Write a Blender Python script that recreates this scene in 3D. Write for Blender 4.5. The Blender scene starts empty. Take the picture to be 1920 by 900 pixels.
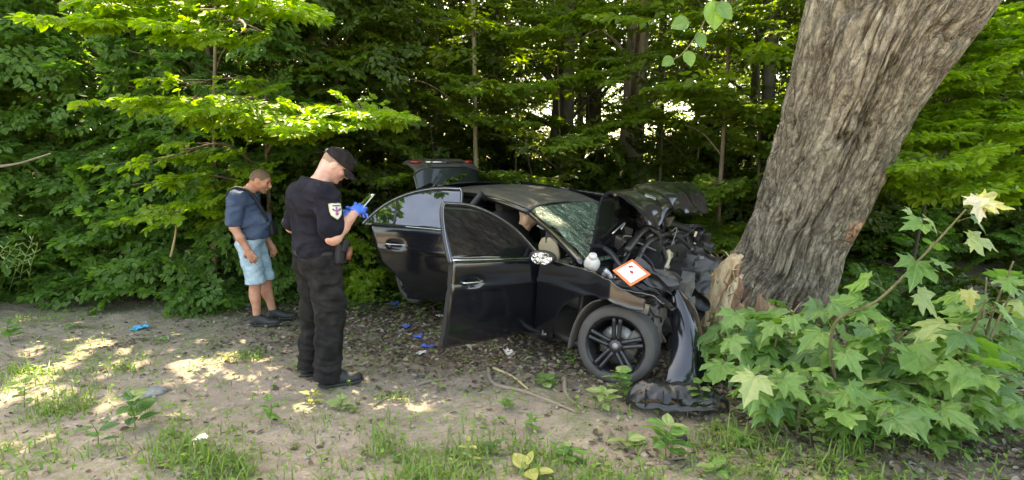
import bpy, bmesh, math, random
import numpy as np
from mathutils import Vector, Matrix, Euler
R = math.radians
PI = math.pi
S = bpy.context.scene
COL = S.collection
rng = np.random.default_rng(7)
random.seed(7)

# ------------------------------------------------------------------ camera, sky, sun, exposure
CAM_H = 1.60
FPX = 1050.0
PITCH = math.atan(128.0 / FPX)
cam_d = bpy.data.cameras.new('camera')
cam = bpy.data.objects.new('camera', cam_d)
COL.objects.link(cam)
cam.location = (0, 0, CAM_H)
cam.rotation_euler = (PI / 2 - PITCH, 0, 0)
cam_d.sensor_width = 36.0
cam_d.lens = FPX / 1920 * 36
cam_d.clip_start = 0.05
cam_d.clip_end = 2000
S.camera = cam

SUN_DIR = Vector((-0.30, 0.52, 0.80)).normalized()      # towards the sun: high, behind the wood
SUN_EL = math.asin(SUN_DIR.z)
SUN_AZ = math.atan2(SUN_DIR.x, SUN_DIR.y)
world = bpy.data.worlds.new('World')
S.world = world
world.use_nodes = True
wn = world.node_tree
bg = wn.nodes['Background']
sky = wn.nodes.new('ShaderNodeTexSky')
sky.sky_type = 'NISHITA'
sky.sun_disc = False
sky.sun_elevation = SUN_EL
sky.sun_rotation = SUN_AZ
sky.air_density = 1.0
sky.dust_density = 3.5
sky.ozone_density = 0.6
wn.links.new(sky.outputs[0], bg.inputs[0])
bg.inputs[1].default_value = 0.15
sun_d = bpy.data.lights.new('sun', 'SUN')
sun_d.energy = 2.6
sun_d.angle = R(0.5)
sun_d.color = (1.0, 0.93, 0.80)
sun = bpy.data.objects.new('sun', sun_d)
COL.objects.link(sun)
sun.rotation_euler = (-SUN_DIR).to_track_quat('-Z', 'Y').to_euler()
S.view_settings.view_transform = 'Standard'
S.view_settings.look = 'None'
S.view_settings.gamma = 1
S.view_settings.exposure = 3.05
S.view_settings.use_white_balance = True
S.view_settings.white_balance_temperature = 8900
S.view_settings.white_balance_tint = 11
try:
    S.cycles.max_bounces = 8
    S.cycles.transmission_bounces = 6
    S.cycles.transparent_max_bounces = 12
except Exception:
    pass

# ------------------------------------------------------------------ maths helpers
def ray(px, py):
    cx, cy = (px - 960) / FPX, -(py - 450) / FPX
    c, s = math.cos(PITCH), math.sin(PITCH)
    return Vector((cx, c + cy * s, -s + cy * c))

def W(px, py, y):                    # the point at depth y that the photograph shows at px, py
    r = ray(px, py)
    return Vector((0, 0, CAM_H)) + r * (y / r.y)

def G(px, py, z=0.0):                # the point on the ground
    r = ray(px, py)
    return Vector((0, 0, CAM_H)) + r * ((z - CAM_H) / r.z)

def proj(p):
    v = Vector(p) - Vector((0, 0, CAM_H))
    c, s = math.cos(PITCH), math.sin(PITCH)
    dz = v.y * c - v.z * s
    up = v.y * s + v.z * c
    return (960 + FPX * v.x / dz, 450 - FPX * up / dz)

def _hash(ix, iy, iz, seed):
    h = (ix.astype(np.int64) * 374761393 + iy.astype(np.int64) * 668265263 + iz.astype(np.int64) * 2147483647 + seed * 974634777) & 0xffffffff
    h = ((h ^ (h >> 13)) * 1274126177) & 0xffffffff
    h = ((h ^ (h >> 16)) * 2246822519) & 0xffffffff
    return (h ^ (h >> 15)).astype(np.float64) / 4294967295.0

def vnoise(x, y, z=0.0, seed=0):     # value noise in -1..1
    x, y, z = np.broadcast_arrays(np.asarray(x, float), np.asarray(y, float), np.asarray(z, float))
    ix, iy, iz = np.floor(x), np.floor(y), np.floor(z)
    fx, fy, fz = x - ix, y - iy, z - iz
    fx, fy, fz = [f * f * (3 - 2 * f) for f in (fx, fy, fz)]
    r = 0
    for dx in (0, 1):
        for dy in (0, 1):
            for dz in (0, 1):
                w = (fx if dx else 1 - fx) * (fy if dy else 1 - fy) * (fz if dz else 1 - fz)
                r = r + w * _hash(ix + dx, iy + dy, iz + dz, seed)
    return r * 2 - 1

def fbm(x, y, z=0.0, seed=0, o=4, lac=2.03, g=0.5):
    a, f, r = 1.0, 1.0, 0
    x, y, z = np.asarray(x, float), np.asarray(y, float), np.asarray(z, float)
    for k in range(o):
        r = r + a * vnoise(x * f, y * f, z * f, seed + k * 17)
        a *= g; f *= lac
    return r

def sstep(a, b, x):
    t = np.clip((np.asarray(x, float) - a) / (b - a), 0, 1)
    return t * t * (3 - 2 * t)

def cr(pts, n):                      # Catmull-Rom through points, n samples
    P = np.array(pts, float)
    if len(P) == 2:
        t = np.linspace(0, 1, n)[:, None]
        return P[0] * (1 - t) + P[1] * t
    P = np.vstack([2 * P[0] - P[1], P, 2 * P[-1] - P[-2]])
    t = np.linspace(0, len(P) - 3 - 1e-9, n)
    i = t.astype(int); f = (t - i)[:, None]
    a, b, c, d = P[i], P[i + 1], P[i + 2], P[i + 3]
    return 0.5 * ((2 * b) + (c - a) * f + (2 * a - 5 * b + 4 * c - d) * f ** 2 + (3 * b - 3 * c + d - a) * f ** 3)

def nrm(v):
    return v / np.maximum(np.linalg.norm(v, axis=-1, keepdims=True), 1e-9)

# ------------------------------------------------------------------ object helpers
def link(o, parent=None):
    COL.objects.link(o)
    if parent is not None:
        o.parent = parent
    return o

def tag(o, label=None, cat=None, group=None, kind=None):
    if label: o['label'] = label
    if cat: o['category'] = cat
    if group: o['group'] = group
    if kind: o['kind'] = kind
    return o

def empty(name, loc=(0, 0, 0), rz=0.0, label=None, cat=None, group=None):
    o = bpy.data.objects.new(name, None)
    o.empty_display_size = 0.1
    link(o)
    o.location = loc
    o.rotation_euler = (0, 0, rz)
    return tag(o, label, cat, group)

def mesh_np(name, V, F, smooth=True):
    """V (n,3); F either (m,k) array or list of such arrays"""
    me = bpy.data.meshes.new(name)
    if not isinstance(F, (list, tuple)): F = [F]
    F = [np.asarray(f, dtype=np.int32) for f in F if len(f)]
    V = np.asarray(V, dtype=np.float32)
    me.vertices.add(len(V)); me.vertices.foreach_set('co', V.ravel())
    tot = np.concatenate([np.full(len(f), f.shape[1], dtype=np.int32) for f in F])
    idx = np.concatenate([f.ravel() for f in F])
    me.loops.add(len(idx)); me.loops.foreach_set('vertex_index', idx)
    me.polygons.add(len(tot))
    st = np.concatenate([[0], np.cumsum(tot)[:-1]]).astype(np.int32)
    me.polygons.foreach_set('loop_start', st)
    me.polygons.foreach_set('loop_total', tot)
    me.polygons.foreach_set('use_smooth', np.full(len(tot), bool(smooth)))
    me.update(calc_edges=True)
    me.validate()
    return me

def put(name, me, m=None, parent=None, loc=None, rot=None, sc=None):
    if m is not None and not me.materials: me.materials.append(m)
    o = bpy.data.objects.new(name, me)
    link(o, parent)
    if loc is not None: o.location = loc
    if rot is not None: o.rotation_euler = rot
    if sc is not None: o.scale = sc if hasattr(sc, '__len__') else (sc, sc, sc)
    return o

class MB:
    """collects pieces, then makes one mesh object"""
    def __init__(s): s.V = []; s.F = []; s.n = 0
    def add(s, V, F):
        V = np.asarray(V, float)
        s.V.append(V)
        for f in (F if isinstance(F, list) else [F]):
            f = np.asarray(f)
            if len(f): s.F.append(f + s.n)
        s.n += len(V)
        return s
    def grid(s, P, closed=False, cap=False):
        n, m = P.shape[:2]
        s.add(P.reshape(-1, 3), grid_faces(n, m, closed))
        return s
    def slab(s, P, th):                    # surface grid with thickness; th = offset vector, or number along the normals
        n, m = P.shape[:2]
        if np.ndim(th) == 0:
            du = np.gradient(P, axis=0); dv = np.gradient(P, axis=1)
            N = nrm(np.cross(du, dv)); Q = P - N * th
        else: Q = P + np.asarray(th, float)
        fa = grid_faces(n, m); fb = grid_faces(n, m)[:, ::-1] + n * m
        idx = np.arange(n * m).reshape(n, m)
        loop = np.concatenate([idx[0, :-1], idx[:-1, -1], idx[-1, :0:-1], idx[:0:-1, 0]])
        nx = np.roll(loop, -1)
        side = np.stack([nx, loop, loop + n * m, nx + n * m], 1)[:, ::-1]
        s.add(np.concatenate([P.reshape(-1, 3), Q.reshape(-1, 3)]), [fa, fb, side])
        return s
    def tube(s, pts, r, k=8, n=None, cap=True, flat=1.0):
        P = np.array(pts, float)
        if n: P = cr(P, n)
        rr = np.interp(np.linspace(0, 1, len(P)), np.linspace(0, 1, np.size(r)), np.atleast_1d(r)) if np.ndim(r) else np.full(len(P), r)
        T = nrm(np.gradient(P, axis=0))
        up = np.array([0, 0, 1.0]) if abs(T[0, 2]) < 0.9 else np.array([1.0, 0, 0])
        a = np.zeros_like(P)
        v = nrm(np.cross(T[0], up))
        for i in range(len(P)):
            v = v - T[i] * np.dot(v, T[i]); v = v / max(np.linalg.norm(v), 1e-9); a[i] = v
        b = np.cross(T, a)
        th = np.linspace(0, 2 * PI, k, endpoint=False)
        ring = P[:, None] + rr[:, None, None] * (np.cos(th)[None, :, None] * a[:, None] + flat * np.sin(th)[None, :, None] * b[:, None])
        n_ = len(P)
        idx = np.arange(n_ * k).reshape(n_, k)
        q = np.stack([idx[:-1], np.roll(idx, -1, 1)[:-1], np.roll(idx, -1, 1)[1:], idx[1:]], -1).reshape(-1, 4)[:, ::-1]
        F = [q]
        V = ring.reshape(-1, 3)
        if cap:
            V = np.vstack([V, P[0], P[-1]])
            c0, c1 = n_ * k, n_ * k + 1
            i0, i1 = idx[0], idx[-1]
            F.append(np.stack([np.full(k, c0), np.roll(i0, -1), i0], 1)[:, ::-1])
            F.append(np.stack([np.full(k, c1), i1, np.roll(i1, -1)], 1)[:, ::-1])
        s.add(V, F)
        return s
    def box(s, c, d, rot=None, bevel=0.0, dent=0.0, seed=0):
        bm = bmesh.new(); bmesh.ops.create_cube(bm, size=1.0)
        for v in bm.verts: v.co = Vector((v.co.x * d[0], v.co.y * d[1], v.co.z * d[2]))
        if dent: bmesh.ops.subdivide_edges(bm, edges=bm.edges[:], cuts=3, use_grid_fill=True)
        elif bevel: bmesh.ops.bevel(bm, geom=bm.edges[:], offset=bevel, segments=2, profile=0.5, affect='EDGES')
        M = Euler(rot).to_matrix() if rot is not None else Matrix.Identity(3)
        V = np.array([v.co[:] for v in bm.verts])
        if dent:
            V = V + dent * np.stack([vnoise(V[:, 0] * 9, V[:, 1] * 9, V[:, 2] * 9, seed + q) for q in range(3)], 1)
        V = V @ np.array(M).T + np.array(c)
        F = {}
        for f in bm.faces: F.setdefault(len(f.verts), []).append([v.index for v in f.verts])
        bm.free()
        s.add(V, [np.array(f) for f in F.values()])
        return s
    def ell(s, c, r, rot=None, nu=20, nv=12, fn=None):
        u = np.linspace(0, 2 * PI, nu, endpoint=False); v = np.linspace(0, PI, nv)
        X = np.stack([np.sin(v)[:, None] * np.cos(u), np.sin(v)[:, None] * np.sin(u), np.cos(v)[:, None] + 0 * u], -1)
        if fn: X = fn(X)
        X = X * np.array(r)
        if rot is not None: X = X @ np.array(Euler(rot).to_matrix()).T
        X = X + np.array(c)
        s.add(X.reshape(-1, 3), grid_faces(nv, nu, True))
        return s
    def lathe(s, prof, c=(0, 0, 0), axis='Y', k=48):       # prof: (radius, offset along axis)
        prof = np.array(prof, float)
        th = np.linspace(0, 2 * PI, k, endpoint=False)
        r, h = prof[:, 0][:, None], prof[:, 1][:, None]
        if axis == 'Y': X = np.stack([r * np.cos(th), h + 0 * th, r * np.sin(th)], -1)
        elif axis == 'X': X = np.stack([h + 0 * th, r * np.cos(th), r * np.sin(th)], -1)
        else: X = np.stack([r * np.cos(th), r * np.sin(th), h + 0 * th], -1)
        s.add((X + np.array(c)).reshape(-1, 3), grid_faces(len(prof), k, True))
        return s
    def xf(s, M):                          # transform everything collected so far
        M = np.array(M)
        s.V = [v @ M[:3, :3].T + M[:3, 3] for v in s.V]
        return s
    def crumple(s, fn):
        s.V = [v + fn(v) for v in s.V]
        return s
    def mesh(s, name, smooth=True):
        F = {}
        for f in s.F: F.setdefault(f.shape[1], []).append(f)
        return mesh_np(name, np.vstack(s.V), [np.vstack(f) for f in F.values()], smooth)
    def build(s, name, m, parent=None, smooth=True, auto=None, loc=None, rot=None, label=None):
        me = s.mesh(name, smooth)
        if auto is not None:
            me.set_sharp_from_angle(angle=R(auto))
        o = put(name, me, m, parent, loc, rot)
        if label: o['label'] = label
        return o

def grid_faces(n, m, closed=False):
    idx = np.arange(n * m).reshape(n, m)
    if closed:
        j = np.roll(idx, -1, 1)
        return np.stack([idx[:-1], idx[1:], j[1:], j[:-1]], -1).reshape(-1, 4)
    return np.stack([idx[:-1, :-1], idx[1:, :-1], idx[1:, 1:], idx[:-1, 1:]], -1).reshape(-1, 4)

# ------------------------------------------------------------------ materials
class N:
    def __init__(s, name, rough=0.6, **kw):
        s.m = bpy.data.materials.new(name); s.m.use_nodes = True
        s.t = s.m.node_tree; s.b = s.t.nodes['Principled BSDF']
        s.out = s.t.nodes['Material Output']
        s.b.inputs['Roughness'].default_value = rough
        for k, v in kw.items(): s.b.inputs[k.replace('_', ' ')].default_value = v
    def node(s, typ, **kw):
        n = s.t.nodes.new(typ)
        for k, v in kw.items(): setattr(n, k, v)
        return n
    def ln(s, a, b): s.t.links.new(a, b)
    def co(s, kind='Object', scale=(1, 1, 1)):
        c = s.node('ShaderNodeTexCoord'); mp = s.node('ShaderNodeMapping')
        mp.inputs['Scale'].default_value = scale
        s.ln(c.outputs[kind], mp.inputs[0]); return mp.outputs[0]
    def noise(s, co, scale, detail=4, rough=0.6, dist=0.0):
        n = s.node('ShaderNodeTexNoise')
        n.inputs['Scale'].default_value = scale; n.inputs['Detail'].default_value = detail
        n.inputs['Roughness'].default_value = rough; n.inputs['Distortion'].default_value = dist
        s.ln(co, n.inputs['Vector']); return n.outputs['Fac']
    def voro(s, co, scale, feature='F1', out='Distance'):
        n = s.node('ShaderNodeTexVoronoi', feature=feature)
        n.inputs['Scale'].default_value = scale; s.ln(co, n.inputs['Vector']); return n.outputs[out]
    def ramp(s, fac, stops, interp='LINEAR'):
        n = s.node('ShaderNodeValToRGB'); e = n.color_ramp; e.interpolation = interp
        while len(e.elements) < len(stops): e.elements.new(0.5)
        for el, (p, c) in zip(e.elements, stops):
            el.position = p
            el.color = (c, c, c, 1) if np.ndim(c) == 0 else (*c[:3], 1)
        s.ln(fac, n.inputs[0]); return n.outputs[0]
    def mix(s, fac, a, b, mode='MIX'):
        n = s.node('ShaderNodeMix', data_type='RGBA', blend_type=mode)
        for sock, v in ((n.inputs[0], fac), (n.inputs[6], a), (n.inputs[7], b)):
            if hasattr(v, 'is_output') or isinstance(v, bpy.types.NodeSocket): s.ln(v, sock)
            elif np.ndim(v) == 0: sock.default_value = v if sock == n.inputs[0] else (v, v, v, 1)
            else: sock.default_value = (*v[:3], 1)
        return n.outputs[2]
    def math(s, op, a, b=0.0):
        n = s.node('ShaderNodeMath', operation=op)
        for i, v in enumerate((a, b)):
            if isinstance(v, bpy.types.NodeSocket): s.ln(v, n.inputs[i])
            else: n.inputs[i].default_value = v
        return n.outputs[0]
    def bump(s, h, strength=0.3, dist=0.01, normal=None):
        n = s.node('ShaderNodeBump'); n.inputs['Strength'].default_value = strength
        n.inputs['Distance'].default_value = dist; s.ln(h, n.inputs['Height'])
        if normal is not None: s.ln(normal, n.inputs['Normal'])
        s.ln(n.outputs[0], s.b.inputs['Normal']); return n.outputs[0]
    def color(s, c):
        if isinstance(c, bpy.types.NodeSocket): s.ln(c, s.b.inputs['Base Color'])
        else: s.b.inputs['Base Color'].default_value = (*c[:3], 1)
        return s

def simple(name, col, rough=0.6, var=0.25, scale=12, bump=0.15, bscale=60, **kw):
    n = N(name, rough, **kw)
    co = n.co()
    f = n.noise(co, scale, 5)
    n.color(n.mix(f, tuple(c * (1 - var) for c in col), tuple(min(c * (1 + var), 1) for c in col)))
    if bump: n.bump(n.noise(co, bscale, 3), bump, 0.004)
    return n.m

def leaf_mat(name, cols, trans=0.45, tcol=None, rough=0.45, spot=0.0):
    """diffuse + translucent + a little gloss; colour varies leaf by leaf"""
    n = N(name, rough)
    g = n.node('ShaderNodeNewGeometry')
    stops = [(i / max(len(cols) - 1, 1), c) for i, c in enumerate(cols)]
    c = n.ramp(g.outputs['Random Per Island'], stops)
    co = n.co('Object')
    f = n.noise(co, 1.1, 3)
    c = n.mix(n.math('MULTIPLY', f, 0.5), c, tuple(x * 1.5 for x in cols[0]), 'MIX')
    n.color(c)
    n.b.inputs['Specular IOR Level'].default_value = 0.4
    tr = n.node('ShaderNodeBsdfTranslucent')
    tc = n.mix(1.0, c, tcol or (1.6, 1.9, 0.5), 'MULTIPLY')
    n.ln(tc, tr.inputs[0])
    mx = n.node('ShaderNodeMixShader'); mx.inputs[0].default_value = trans
    n.ln(n.b.outputs[0], mx.inputs[1]); n.ln(tr.outputs[0], mx.inputs[2])
    n.ln(mx.outputs[0], n.out.inputs[0])
    return n.m
# ------------------------------------------------------------------ ground
def gh(x, y):                        # height of the ground
    x = np.asarray(x, float); y = np.asarray(y, float)
    near = 1 - sstep(9, 16, np.hypot(x, y - 3))
    h = 0.045 * fbm(x * 0.45, y * 0.6, 0, 3, 3) * near
    h = h + 0.014 * fbm(x * 2.3, y * 2.9, 0, 5, 3) * near
    h = h + 0.10 * sstep(7.2, 9.5, y) * near + 0.25 * fbm(x * 0.06, y * 0.06, 0, 9, 2) * (1 - near)
    h = h - 0.03 * np.exp(-((y - 0.15 * x - 4.1) / 0.35) ** 2) * sstep(1.5, -1.5, x)
    return h

def g1(x, y): return float(gh(x, y))

def axis(lo, hi, a, b, step, grow=1.17):
    c = list(np.arange(a, b, step)); s = step; v = b
    while v < hi: c.append(v); s *= grow; v += s
    c.append(hi); s = step; v = a - step; L = []
    while v > lo: L.append(v); s *= grow; v -= s
    L.append(lo)
    return np.array(L[::-1] + c)

gx, gy = axis(-160, 160, -6.5, 5.0, 0.032), axis(-40, 260, 1.6, 8.0, 0.032)
GX, GY = np.meshgrid(gx, gy, indexing='ij')
GZ = gh(GX, GY)
nm = (1 - sstep(7, 10, np.hypot(GX, GY - 4)))
GZ = GZ + nm * (0.006 * fbm(GX * 9, GY * 12, 0, 21, 3) + 0.004 * np.abs(vnoise(GX * 21, GY * 26, 0, 4)))
mg = N('ground_soil', 0.95)
co = mg.co('Object')
sep = mg.node('ShaderNodeSeparateXYZ'); mg.ln(co, sep.inputs[0])
big = mg.noise(co, 0.8, 5, 0.6, 0.6)
fine = mg.noise(co, 9, 6, 0.7)
grit = mg.noise(co, 55, 4, 0.8)
soil = mg.ramp(mg.math('ADD', mg.math('MULTIPLY', fine, .5), mg.math('MULTIPLY', grit, .5)), [(0.32, (.13, .105, .080)), (0.5, (.31, .255, .195)), (0.66, (.47, .40, .32))])
soil2 = mg.mix(mg.ramp(big, [(0.42, 0.0), (0.62, 1.0)]), soil, (.40, .30, .23), 'MIX')
soil = mg.mix(0.45, soil, soil2)
# the floor of the wood: dark leaf mould, from a wavering edge on
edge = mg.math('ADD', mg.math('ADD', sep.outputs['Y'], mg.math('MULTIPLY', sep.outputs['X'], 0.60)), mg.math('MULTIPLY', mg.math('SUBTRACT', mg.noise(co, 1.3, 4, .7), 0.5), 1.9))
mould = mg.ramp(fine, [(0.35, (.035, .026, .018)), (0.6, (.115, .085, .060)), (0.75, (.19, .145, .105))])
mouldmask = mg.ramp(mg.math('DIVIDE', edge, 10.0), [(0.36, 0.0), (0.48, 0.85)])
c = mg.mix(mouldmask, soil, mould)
moss = mg.ramp(mg.noise(co, 1.7, 5, 0.7, 1.0), [(0.50, 0.0), (0.66, 0.75)])
c = mg.mix(moss, c, mg.mix(grit, (.07, .10, .035), (.24, .26, .12)))
farm = mg.ramp(mg.math('DIVIDE', sep.outputs['Y'], 100.0), [(0.16, 0.0), (0.22, 1.0)])
c = mg.mix(farm, c, mg.mix(fine, (.035, .06, .012), (.08, .105, .02)))
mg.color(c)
pits = mg.math('ADD', mg.math('MULTIPLY', grit, 0.7), fine)
mg.bump(pits, 0.9, 0.03)
ground = put('ground', mesh_np('ground', np.stack([GX, GY, GZ], -1).reshape(-1, 3), grid_faces(len(gx), len(gy))[:, ::-1] if False else grid_faces(len(gx), len(gy)), True), mg.m)
tag(ground, kind='structure')

# ------------------------------------------------------------------ leaves and sprays
LEAF = (np.array([(0, 0, 0), (.28, .26, .05), (.66, .24, .05), (1, 0, -.04), (.66, -.24, .05), (.28, -.26, .05)]), np.array([(0, 3, 2, 1), (0, 5, 4, 3)]))
DIAM = (np.array([(0, 0, 0), (.45, .30, .05), (1, 0, -.03), (.45, -.30, .05)]), np.array([(0, 3, 2, 1)]))
def leaf_cloud(pos, d, nor, size, tpl=LEAF):
    T, F = tpl
    d = nrm(d); s = nrm(np.cross(nor, d)); n = np.cross(d, s)
    V = pos[:, None] + size[:, None, None] * (T[None, :, 0:1] * d[:, None] + T[None, :, 1:2] * s[:, None] + T[None, :, 2:3] * n[:, None])
    k = len(T)
    f = F[None] + (np.arange(len(pos)) * k)[:, None, None]
    return V.reshape(-1, 3), f.reshape(-1, F.shape[1])

def make_spray(r, L=1.0, leaf=0.07, gap=0.05, side=0.55):
    """a flat leafy branch along +X: leaf arrays and twig lines"""
    P, D, NN, SZ, TW = [], [], [], [], []
    def twig(p0, ang, ln, dep):
        n = max(int(ln / gap), 2)
        p = np.array(p0, float); pts = [p.copy()]
        a = ang
        for i in range(n):
            a += r.normal(0, .05)
            st = ln / n
            p = p + np.array([math.cos(a) * st, math.sin(a) * st, r.normal(0, .004) - .02 * st * i / n])
            pts.append(p.copy())
            if dep == 0 and i > 0 and i < n - 1:
                sg = 1 if i % 2 else -1
                twig(p, a + sg * r.uniform(.6, .95), side * ln * (1 - i / n) * r.uniform(.6, 1.1) + .05, 1)
            for sg in ((1, -1) if dep else ((1,) if i % 2 else (-1,))):
                la = a + sg * r.uniform(.5, 1.1)
                P.append(p + np.array([0, 0, r.normal(0, .01)])); D.append([math.cos(la), math.sin(la), r.normal(-.35, .35)])
                NN.append([r.normal(0, .50), r.normal(0, .50), 1.0]); SZ.append(leaf * r.uniform(.65, 1.2))
        D.append([math.cos(a), math.sin(a), -.1]); P.append(p.copy()); NN.append([0, r.normal(0, .2), 1]); SZ.append(leaf)
        TW.append(np.array(pts))
    twig((0, 0, 0), 0, L, 0)
    return np.array(P), np.array(D), np.array(NN), np.array(SZ), TW

SPR = [make_spray(np.random.default_rng(50 + i), 1.0, 0.105, 0.068) for i in range(7)]
SPR_D = [make_spray(np.random.default_rng(80 + i), 1.0, 0.13, 0.10) for i in range(6)]     # bigger leaves, for the middle distance

def rotm(az, el, roll):
    return np.array(Matrix.Rotation(az, 3, 'Z') @ Matrix.Rotation(-el, 3, 'Y') @ Matrix.Rotation(roll, 3, 'X'))

SUNV = np.array(SUN_DIR[:])
HOLES = []                            # (point the sun reaches, radius): leaves in that line are left out
def hole(p, r): HOLES.append((np.array(p, float), r))
def keep_mask(Pw):
    k = np.ones(len(Pw), bool)
    for t, r in HOLES:
        d = Pw - t
        u = d @ SUNV
        q = np.linalg.norm(d - u[:, None] * SUNV, axis=1)
        k &= ~((u > 0.35) & (q < r))
    return k

def crown_arrays(items, sprays, loc=(0, 0, 0), cull=True):
    """items: (pos, azimuth, elevation, roll, scale)"""
    A = [[], [], [], []]; TW = []
    for i, (p, az, el, ro, sc) in enumerate(items):
        P, D, NN, SZ, tw = sprays[i % len(sprays)]
        M = rotm(az, el, ro)
        Q = (P * sc) @ M.T
        Q[:, 2] -= 0.10 * (np.hypot(Q[:, 0], Q[:, 1])) ** 2
        A[0].append(Q + p); A[1].append(D @ M.T); A[2].append(NN @ M.T); A[3].append(SZ * (0.6 + 0.4 * sc))
        TW.append((p, M, sc, tw))
    A = [np.concatenate(a) for a in A]
    if cull and HOLES:
        k = keep_mask(A[0] + np.array(loc)); A = [a[k] for a in A]
    return A, TW

def crown_mesh(name, items, sprays, mat, tpl=LEAF, loc=(0, 0, 0), cull=True, thin=1.0):
    A, TW = crown_arrays(items, sprays, loc, cull)
    if thin < 1:
        k = rng.random(len(A[0])) < thin; A = [a[k] for a in A]
    V, F = leaf_cloud(*A, tpl)
    me = mesh_np(name, V, F, False)
    me.materials.append(mat)
    return me, TW

def twig_tubes(mb, TW, r=0.004, main_only=True):
    for p, M, sc, tw in TW:
        for t in ([tw[-1]] if main_only else tw):
            Q = (t[::3] if len(t) > 6 else t) * sc @ M.T
            Q[:, 2] -= 0.10 * (np.hypot(Q[:, 0], Q[:, 1])) ** 2
            mb.tube(Q + p, [r * 1.3, r * .6], 4, cap=False)

def trunk_pts(h, lean=(0, 0), wob=0.15, seed=0, n=9):
    r = np.random.default_rng(seed)
    z = np.linspace(0, h, n)
    w = np.cumsum(r.normal(0, wob / n, (n, 2)), 0) * np.linspace(0, 1, n)[:, None]
    return np.stack([lean[0] * z / h + w[:, 0], lean[1] * z / h + w[:, 1], z], 1)

def trunk_mb(pts, r0, r1, k=14, n=40, seed=0, rough=0.06):
    P = cr(pts, n)
    t = np.linspace(0, 1, n)
    rad = r0 + (r1 - r0) * t ** .8 + r0 * .55 * np.exp(-t * 26)
    mb = MB(); mb.tube(P, rad, k, cap=True)
    V = mb.V[0]
    m = len(V) - 2
    ax = np.repeat(P, k, 0); d = V[:m] - ax
    f = 1 + rough * fbm(V[:m, 0] * 8, V[:m, 1] * 8, V[:m, 2] * 2.0, seed, 3)
    V[:m] = ax + d * f[:, None]
    return mb, P

def bark(name, c0, c1, sc=9, stretch=0.16, b=0.6):
    n = N(name, 0.9)
    co = n.co('Object', (1, 1, stretch))
    f = n.noise(co, sc, 6, .65, .6)
    g = n.noise(n.co('Object'), 2.3, 3)
    c = n.mix(n.ramp(f, [(.35, 0.), (.65, 1.)]), c0, c1)
    c = n.mix(n.math('MULTIPLY', g, .35), c, (.07, .085, .03))
    n.color(c); n.bump(f, b, .03)
    return n.m

BK_DARK = bark('dark_bark', (.030, .024, .018), (.095, .078, .058))
BK_BROWN = bark('brown_bark', (.09, .065, .042), (.24, .18, .12))
BK_PALE = bark('pale_bark', (.20, .18, .11), (.42, .38, .25), 14)
BK_TWIG = bark('twig_bark', (.06, .045, .028), (.16, .12, .08), 20)
LF_LEFT = leaf_mat('leaf_deep_green', [(.075, .16, .042), (.11, .21, .050), (.155, .265, .055), (.085, .18, .055)], .55)
LF_LIME = leaf_mat('leaf_lime_green', [(.13, .22, .020), (.19, .30, .026), (.24, .33, .03)], .5)  # lighter, yellower green: sunlight painted into the bright sprays
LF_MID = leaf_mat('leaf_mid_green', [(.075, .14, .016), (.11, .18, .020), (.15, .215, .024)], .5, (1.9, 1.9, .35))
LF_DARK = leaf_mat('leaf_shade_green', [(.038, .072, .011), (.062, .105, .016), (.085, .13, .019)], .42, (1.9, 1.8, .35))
LF_BLUE = leaf_mat('leaf_bluish_green', [(.05, .12, .055), (.07, .155, .07), (.095, .19, .08)], .45)  # bluish tint stands in for haze at the far left
LF_FIELD = leaf_mat('leaf_sunny_yellow_green', [(.055, .085, .010), (.09, .12, .014), (.13, .15, .022)], .45)

# lines of sun let through the leaves: ground patches, sprays, cap, car roof
for px, py, r in [(60, 650, .16), (180, 640, .20), (300, 660, .16), (430, 668, .17), (530, 655, .13), (330, 620, .10), (110, 690, .18), (220, 700, .18), (330, 715, .14), (100, 745, .16), (190, 745, .13),
                  (40, 600, .12), (150, 600, .08), (575, 760, .12), (240, 655, .15), (380, 640, .12), (480, 670, .16), (20, 745, .14), (410, 690, .08), (740, 735, .05), (260, 680, .22), (80, 700, .2), (350, 690, .2), (200, 760, .14), (450, 640, .12), (60, 720, .2), (500, 690, .1), (130, 630, .1), (880, 760, .05), (150, 665, .15), (760, 620, .03)]:
    hole(G(px, py), r * 1.05)
for px, py, y, r in [(450, 190, 5.6, .33), (350, 180, 5.6, .25), (540, 170, 5.5, .3), (640, 205, 5.4, .28), (480, 30, 5.3, .45), (300, 40, 5.2, .4), (400, 60, 5.3, .35), (390, 230, 5.5, .25), (230, 50, 5.2, .25),
                     (560, 230, 5.5, .22), (960, 215, 8.0, .3), (860, 100, 8.5, .4), (1400, 215, 7.5, .3), (1250, 190, 8, .3), (1000, 90, 9, .5), (1120, 150, 9, .35), (1430, 40, 7.0, .5), (900, 60, 7.5, .35), (820, 190, 8, .2),
                     (930, 366, 5.9, .07), (1000, 362, 5.6, .09), (890, 358, 6.2, .05), (1040, 372, 5.5, .06), (640, 285, 4.35, .07), (1060, 430, 5.0, .14), (1010, 400, 5.2, .10),
                     (960, 420, 5.6, .06), (1500, 560, 3.0, .1), (1840, 380, 2.6, .12), (1760, 740, 2.6, .05), (1240, 360, 5.0, .05), (1090, 470, 4.6, .06), (560, 380, 4.4, .0)]:
    hole(W(px, py, y), r)

def disc(r, n, R_, zlo, zhi, inner=0.25, elev=(0.0, 0.35)):
    out = []
    for i in range(n):
        a = r.uniform(0, 2 * PI); q = R_ * math.sqrt(r.uniform(inner ** 2, 1)); z = r.uniform(zlo, zhi)
        out.append((np.array([q * math.cos(a), q * math.sin(a), z]), a + r.normal(0, .5), r.uniform(*elev), r.normal(0, .4), r.uniform(.7, 1.25)))
    return out

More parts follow.
